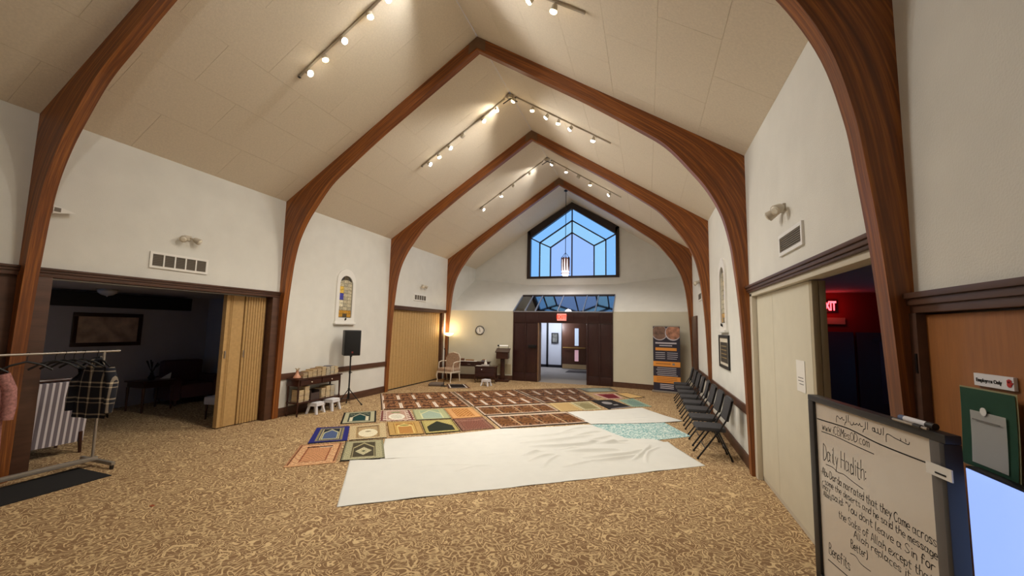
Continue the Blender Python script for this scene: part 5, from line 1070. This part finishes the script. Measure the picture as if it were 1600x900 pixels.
o = cloth('turquoise_blanket', strip([(6.80, .98), (7.88, 1.90)], [(6.02, 2.06), (6.7, 2.66), (7.33, 3.19)]), 150, 150, .004, [(7.0, 1.5, 7.6, 2.1, .006, .03)], vcol_mat('turquoise_weave'), .003, f_turq); tag(o, 'pale turquoise blanket spread beside the white sheets', 'blanket')
o = cloth('white_sheet', strip([(6.05, 2.10), (6.9, 2.55), (7.3, 2.78), (7.83, 3.16)], [(5.38, 3.13), (5.9, 3.50), (6.35, 3.85), (7.0, 4.38)]), 90, 70, .003, [(6.0, 2.6, 7.2, 3.3, .012, .03), (5.7, 3.1, 6.6, 3.75, .008, .03), (6.6, 2.6, 7.3, 3.0, .010, .03)], SHEET, .006, ramp=lambda u, v: .009*np.clip(1.6-v/.25, 0, 1)); tag(o, 'smaller white sheet beyond the turquoise blanket', 'sheet', 'white cotton sheets')
o = cloth('white_sheet', strip([(3.50, -1.25), (4.6, -.62), (5.6, -.05), (6.6, .7), (7.45, 1.22)], [(2.93, -.34), (3.65, .20), (4.40, .96), (5.2, 1.5), (6.03, 2.06), (6.35, 1.72), (6.75, 1.27), (7.1, 1.35), (7.3, 1.33)]), 220, 110, .003,
   [(4.9, .6, 5.9, 1.55, .02, .035), (5.1, .3, 6.2, 1.3, .03, .045), (5.3, .15, 6.35, .85, .035, .04), (5.6, 1.2, 6.1, 1.85, .022, .03), (5.85, 1.0, 6.3, 1.6, .025, .03), (6.1, .8, 6.5, 1.35, .025, .03), (6.3, .7, 6.8, 1.15, .025, .03), (4.2, .1, 5.0, .9, .010, .03), (3.7, -.5, 4.2, 0, .008, .03), (5.9, .55, 6.9, .95, .022, .035)], SHEET, .006, ramp=lambda u, v: .010*np.clip((u-.55)*6, 0, 1))
tag(o, 'rumpled rear half of the big white sheet beside the gold and olive rugs', 'sheet', 'white cotton sheets')
o = cloth('white_sheet', strip([(4.033, -2.715), (5.2, -1.83), (6.5, -.85), (7.904, .218)], [(3.17, -1.49), (4.3, -.80), (5.55, -.10), (6.3, .55), (6.9, .95), (7.45, 1.28)]), 240, 110, .003,
   [(5.35, -.35, 6.1, .35, .035, .04), (5.5, -.55, 5.8, -.1, .02, .03), (5.75, -.75, 5.85, -.1, .018, .03), (6.2, -.1, 7.1, .75, .030, .04), (6.35, -.2, 7.0, .4, .025, .04), (6.9, .05, 7.15, 1.0, .028, .035), (7.1, 0, 7.3, .95, .015, .03), (6.0, -.6, 6.4, -.1, .015, .03), (4.1, -1.4, 5.0, -.95, .006, .04), (4.7, -1.3, 5.1, -.9, .010, .03), (5.9, .1, 6.7, .55, .03, .04)], SHEET, .006, ramp=lambda u, v: (.008+.010*np.clip((u-.5)*5, 0, 1))*np.clip((v-.75)*5, 0, 1))
tag(o, 'large white sheet spread nearest the viewer on the carpet', 'sheet', 'white cotton sheets')
# ------------------------------------------------------------------ clothes rack and mat at left
rk = tag(empty('clothes_rack', (.28, -2.84, 0)), 'steel garment rack in front of the nearest left arch', 'clothes rack')
RKM = mat('rack_metal', (168, 160, 150), .4, metal=.6)
bm = B(); tube(bm, [(0, -.05, .1), (0, -.05, 1.49)], .016, 10); obj('upright', bm, RKM, rk, True); bm = B(); tube(bm, [(0, -2.0, .1), (0, -2.0, 1.49)], .016, 10); obj('upright', bm, RKM, rk, True)
bm = B(); tube(bm, [(0, .12, 1.485), (0, -2.1, 1.485)], .014, 10); obj('top_rail', bm, RKM, rk, True); boxo('base_rail', RKM, (-.025, .025, -2.0, 0, .08, .13), rk, bevel=.008)
for y in (0, -2.0):
    boxo('foot_bar', RKM, (-.32, .34, y-.022, y+.022, .05, .09), rk, bevel=.006)
    for x in (-.29, .31): bm = B(); tube(bm, [(x, y, 0), (x, y, .05)], .022, 8); obj('caster', bm, BLACK, rk)
def hanger(y, label, rz=0.0, garment=None):
    r = tag(empty('coat_hanger', (.28, y, 1.485), rz), label, 'hanger', 'coat hangers on the rack')
    bm = B(); tube(bm, [(0, .0, -.09), (0, 0, -.03), (.016, 0, -.0), (.012, 0, .022), (-.008, 0, .022), (-.014, 0, .01)], .004, 6); obj('hook', bm, BLKM, r)
    bm = B(); tube(bm, [(-.21, 0, -.19), (-.12, 0, -.125), (0, 0, -.085), (.12, 0, -.125), (.21, 0, -.19)], .012, 8); obj('shoulder', bm, BLACK, r, True); return r
for i, y in enumerate((-3.60, -3.36, -3.28, -3.19, -3.10)): hanger(y, 'black plastic coat hanger on the rack rail, %s from the left in view' % ORD[i], [1.2, 1.0, .7, .9, .8][i])
def garment(name, y, m, rz, w, h, sleeve, label, cat):
    r = tag(empty(name, (.28, y, 1.485), rz), label, cat)
    def panel(bm, sgn):
        nx, nz = 16, 22; V = []
        for i in range(nx+1):
            row = []
            for j in range(nz+1):
                u = i/nx*2-1; t = j/nz; ww = w*(.62+.38*min(1, t*5))*(1+.12*t); zt = -.10-.11*abs(u)**1.3; z = zt+(-.10-h-zt)*t
                x = u*ww/2; d = sgn*(.055*(1-.6*u*u)*(.4+.6*min(1, 3*t)))+.014*math.sin(7*u+4*t)*t
                row.append(bm.verts.new((x, d, z)))
            V.append(row)
        for i in range(nx):
            for j in range(nz): bm.faces.new((V[i][j], V[i+1][j], V[i+1][j+1], V[i][j+1]))
    bm = B(); panel(bm, 1); panel(bm, -1); obj('body', bm, m, r, True)
    for s in (-1, 1):
        bm = B(); tube(bm, [(s*w*.44, 0, -.21), (s*w*.58, .0, -.38), (s*w*.62, -.02, -.21-sleeve*.7), (s*w*.60, -.03, -.21-sleeve)], [.055, .062, .055, .05], 12); obj('sleeve', bm, m, r, True)
    bm = B(); tube(bm, [(-.06, 0, -.10), (0, -.05, -.11), (.06, 0, -.10), (0, .045, -.075)], .018, 8, closed=True); obj('collar', bm, m, r, True)
    boxo('placket', m, (-.02, .02, -.062, -.055, -.10-h*.92, -.14), r); return r
def plaid_mat():
    m = bpy.data.materials.new('plaid_flannel'); m.use_nodes = True; nt = m.node_tree; b = nt.nodes['Principled BSDF']; tc = nt.nodes.new('ShaderNodeTexCoord'); s = nt.nodes.new('ShaderNodeSeparateXYZ'); nt.links.new(tc.outputs['Object'], s.inputs[0])
    outs = []
    for ax, p, w in ((0, .15, .14), (2, .20, .10), (2, .20, .06)):
        a = nt.nodes.new('ShaderNodeMath'); a.operation = 'MULTIPLY_ADD'; a.inputs[1].default_value = 1/p; a.inputs[2].default_value = .0 if w > .06 else .25; nt.links.new(s.outputs[ax], a.inputs[0])
        f = nt.nodes.new('ShaderNodeMath'); f.operation = 'FRACT'; nt.links.new(a.outputs[0], f.inputs[0]); l = nt.nodes.new('ShaderNodeMath'); l.operation = 'LESS_THAN'; l.inputs[1].default_value = w; nt.links.new(f.outputs[0], l.inputs[0]); outs.append(l.outputs[0])
    a = nt.nodes.new('ShaderNodeMath'); a.operation = 'ADD'; nt.links.new(outs[0], a.inputs[0]); nt.links.new(outs[1], a.inputs[1]); c = nt.nodes.new('ShaderNodeMath'); c.operation = 'ADD'; nt.links.new(a.outputs[0], c.inputs[0]); nt.links.new(outs[2], c.inputs[1])
    r = nt.nodes.new('ShaderNodeValToRGB'); e = r.color_ramp.elements; e[0].color = (*lin((24, 26, 36)), 1); e[1].position = .9; e[1].color = (*lin((206, 192, 164)), 1); k = e.new(.45); k.color = (*lin((120, 110, 100)), 1)
    d = nt.nodes.new('ShaderNodeMath'); d.operation = 'MULTIPLY'; d.inputs[1].default_value = .5; nt.links.new(c.outputs[0], d.inputs[0]); nt.links.new(d.outputs[0], r.inputs[0]); nt.links.new(r.outputs[0], b.inputs['Base Color']); b.inputs['Roughness'].default_value = .95; return m
garment('plaid_shirt', -2.96, plaid_mat(), .2, .46, .74, .55, 'dark plaid flannel shirt hanging at the rack end', 'shirt')
hanger(-2.96, 'coat hanger inside the dark plaid flannel shirt', .2)
garment('patterned_blouse', -3.96, mat('pink_print', (170, 120, 116), .9, .4, 40), 1.3, .40, .95, .5, 'pink printed garment hanging at the left picture edge', 'garment')
hanger(-3.96, 'coat hanger inside the pink printed garment', 1.3)
fm = tag(empty('floor_mat', (.62, -3.9, 0)), 'black rubber mat on the carpet below the clothes rack', 'mat')
bm = B(); prism(bm, [(-.45, .93, 0), (.25, .92, 0), (.33, -1.4, 0), (-.25, -1.4, 0)], (0, 0, .008)); obj('mat_body', bm, mat('rubber_black', (20, 19, 20), .9), fm)
# ------------------------------------------------------------------ dark lounge behind the left opening
lp = tag(empty('framed_print', (-3.85, -.76, 1.69)), 'wide dark framed print on the lounge wall', 'picture')
for b in ((-.6, .6, .27, .35), (-.6, .6, -.35, -.27), (-.6, -.52, -.27, .27), (.52, .6, -.27, .27)): boxo('frame_bar', DWOOD, (0, .03, *b), lp, bevel=.005)
boxo('print', mat('lounge_print', (186, 160, 140), .7, .35, 5), (0, .015, -.52, .52, -.27, .27), lp)
bl = struct(boxo('trim_10', mat('dark_valance', (34, 30, 30), .7), (-3.85, -3.7, -1.85, .78, 2.16, 2.46), bevel=.006), 'dark wood valance beam high on the lounge wall', 'trim')
gd = tag(empty('ceiling_light', (-3.0, -1.28, 2.5)), 'unlit glass dome light on the lounge ceiling', 'lamp')
bm = B(); lathe(bm, [(.17, 0), (.17, -.02), (.15, -.03)]); obj('rim', bm, STEEL, gd, True); bm = B(); lathe(bm, [(.155, -.025), (.14, -.07), (.09, -.11), (.02, -.13), (.0, -.15)]); obj('dome', bm, mat('frosted', (200, 200, 205), .2), gd, True)
stc = mat('stripe_fabric', (196, 190, 192), .9); 
def stripe_mat():
    m = bpy.data.materials.new('striped_upholstery'); m.use_nodes = True; nt = m.node_tree; b = nt.nodes['Principled BSDF']; tc = nt.nodes.new('ShaderNodeTexCoord'); s = nt.nodes.new('ShaderNodeSeparateXYZ'); nt.links.new(tc.outputs['Object'], s.inputs[0])
    a = nt.nodes.new('ShaderNodeMath'); a.operation = 'MULTIPLY'; a.inputs[1].default_value = 95; nt.links.new(s.outputs[1], a.inputs[0]); f = nt.nodes.new('ShaderNodeMath'); f.operation = 'SINE'; nt.links.new(a.outputs[0], f.inputs[0])
    r = nt.nodes.new('ShaderNodeValToRGB'); r.color_ramp.elements[0].position = .25; r.color_ramp.elements[0].color = (*lin((120, 112, 120)), 1); r.color_ramp.elements[1].position = .5; r.color_ramp.elements[1].color = (*lin((214, 208, 212)), 1); nt.links.new(f.outputs[0], r.inputs[0]); nt.links.new(r.outputs[0], b.inputs['Base Color']); b.inputs['Roughness'].default_value = .9; return m
STR = stripe_mat()
ch = tag(empty('striped_armchair', (-.75, -2.92, 0)), 'grey striped armchair seen from behind the garment rack', 'chair')
bm = B(); prism(bm, [(.12, -.36, .16), (.12, .36, .16), (.20, .36, .98), (.20, .2, 1.03), (.20, -.2, 1.03), (.20, -.36, .98)], (-.1, 0, 0)); obj('backrest', bm, STR, ch)
bm = B(); tube(bm, [(.15, -.38, .97), (.16, -.2, 1.06), (.16, .2, 1.06), (.15, .38, .97)], .025, 8); obj('crest_rail', bm, DWOOD, ch, True)
boxo('seat', STR, (-.5, .05, -.34, .34, .28, .46), ch, bevel=.03)
for s in (-1, 1):
    boxo('arm', DWOOD, (-.45, .08, s*.36-.03, s*.36+.03, .6, .65), ch, bevel=.01); boxo('arm_post', DWOOD, (-.45, -.4, s*.36-.025, s*.36+.025, .28, .6), ch)
    for x in (-.45, .12): bm = B(); tube(bm, [(x, s*.32, .3), (x, s*.34, 0)], [.03, .018], 8); obj('leg', bm, DWOOD, ch, True)
et = tag(empty('end_table', (-3.0, -.36, 0)), 'dark end table with ornaments in the dim lounge', 'table')
boxo('top', DWOOD, (-.3, .3, -.32, .32, .60, .635), et, bevel=.006); boxo('apron', DWOOD, (-.26, .26, -.28, .28, .50, .60), et)
for x in (-.25, .25):
    for y in (-.27, .27): bm = B(); tube(bm, [(x, y, .5), (x, y, 0)], [.03, .018], 8); obj('leg', bm, DWOOD, et, True)
orn = tag(empty('table_ornament', (-3.0, -.36, .635)), 'dark sprig in a vase on the lounge end table', 'ornament')
bm = B(); lathe(bm, [(.05, 0), (.07, .05), (.03, .12), (.035, .15)]); obj('vase_body', bm, BLKM, orn, True)
for k in range(7): a = k*.9; bm = B(); tube(bm, [(0, 0, .14), (.05*math.cos(a), .05*math.sin(a), .25), (.11*math.cos(a), .11*math.sin(a), .31+.02*k)], [.005, .005, .015], 6); obj('sprig', bm, BLKM, orn)
orn = tag(empty('paper_fan', (-2.95, -.12, .635)), 'pale folded paper on the lounge end table', 'paper'); bm = B(); prism(bm, [(-.05, -.09, 0), (-.02, .1, 0), (-.06, .14, .12)], (.02, 0, .0)); obj('sheet', bm, PAPER, orn)
ar_ = tag(empty('lounge_armchair', (-3.2, .55, 0), -.1), 'large dark armchair in the corner of the dim lounge', 'chair')
DK = mat('maroon_upholstery', (84, 52, 52), .9)
boxo('seat', DK, (-.3, .38, -.33, .33, .16, .46), ar_, bevel=.05); boxo('backrest', DK, (-.45, -.25, -.42, .42, .16, .98), ar_, bevel=.06)
for s in (-1, 1):
    boxo('arm', DK, (-.4, .36, s*.42-.09, s*.42+.09, .12, .64), ar_, bevel=.05)
    for x in (-.35, .3): bm = B(); tube(bm, [(x, s*.4, 0), (x, s*.4, .14)], .025, 8); obj('leg', bm, DWOOD, ar_)
ot = tag(empty('pale_chair', (-.95, -.22, 0), .3), 'pale upholstered chair half hidden by the folded accordion door', 'chair')
PU = mat('pale_upholstery', (176, 172, 176), .9); boxo('seat', PU, (-.26, .26, -.26, .26, .28, .44), ot, bevel=.04); boxo('backrest', PU, (-.26, .26, .2, .30, .44, .9), ot, bevel=.04)
for x in (-.22, .22):
    for y in (-.22, .22): bm = B(); tube(bm, [(x, y, .3), (x, y, 0)], [.025, .015], 8); obj('leg', bm, DWOOD, ot)
# small orange scrap on the carpet
sc_ = tag(boxo('orange_scrap', mat('orange_scrap', (150, 70, 30), .8), (2.235, 2.285, -3.375, -3.345, 0, .006), bevel=.002), 'tiny orange scrap lying on the carpet at lower left', 'scrap')
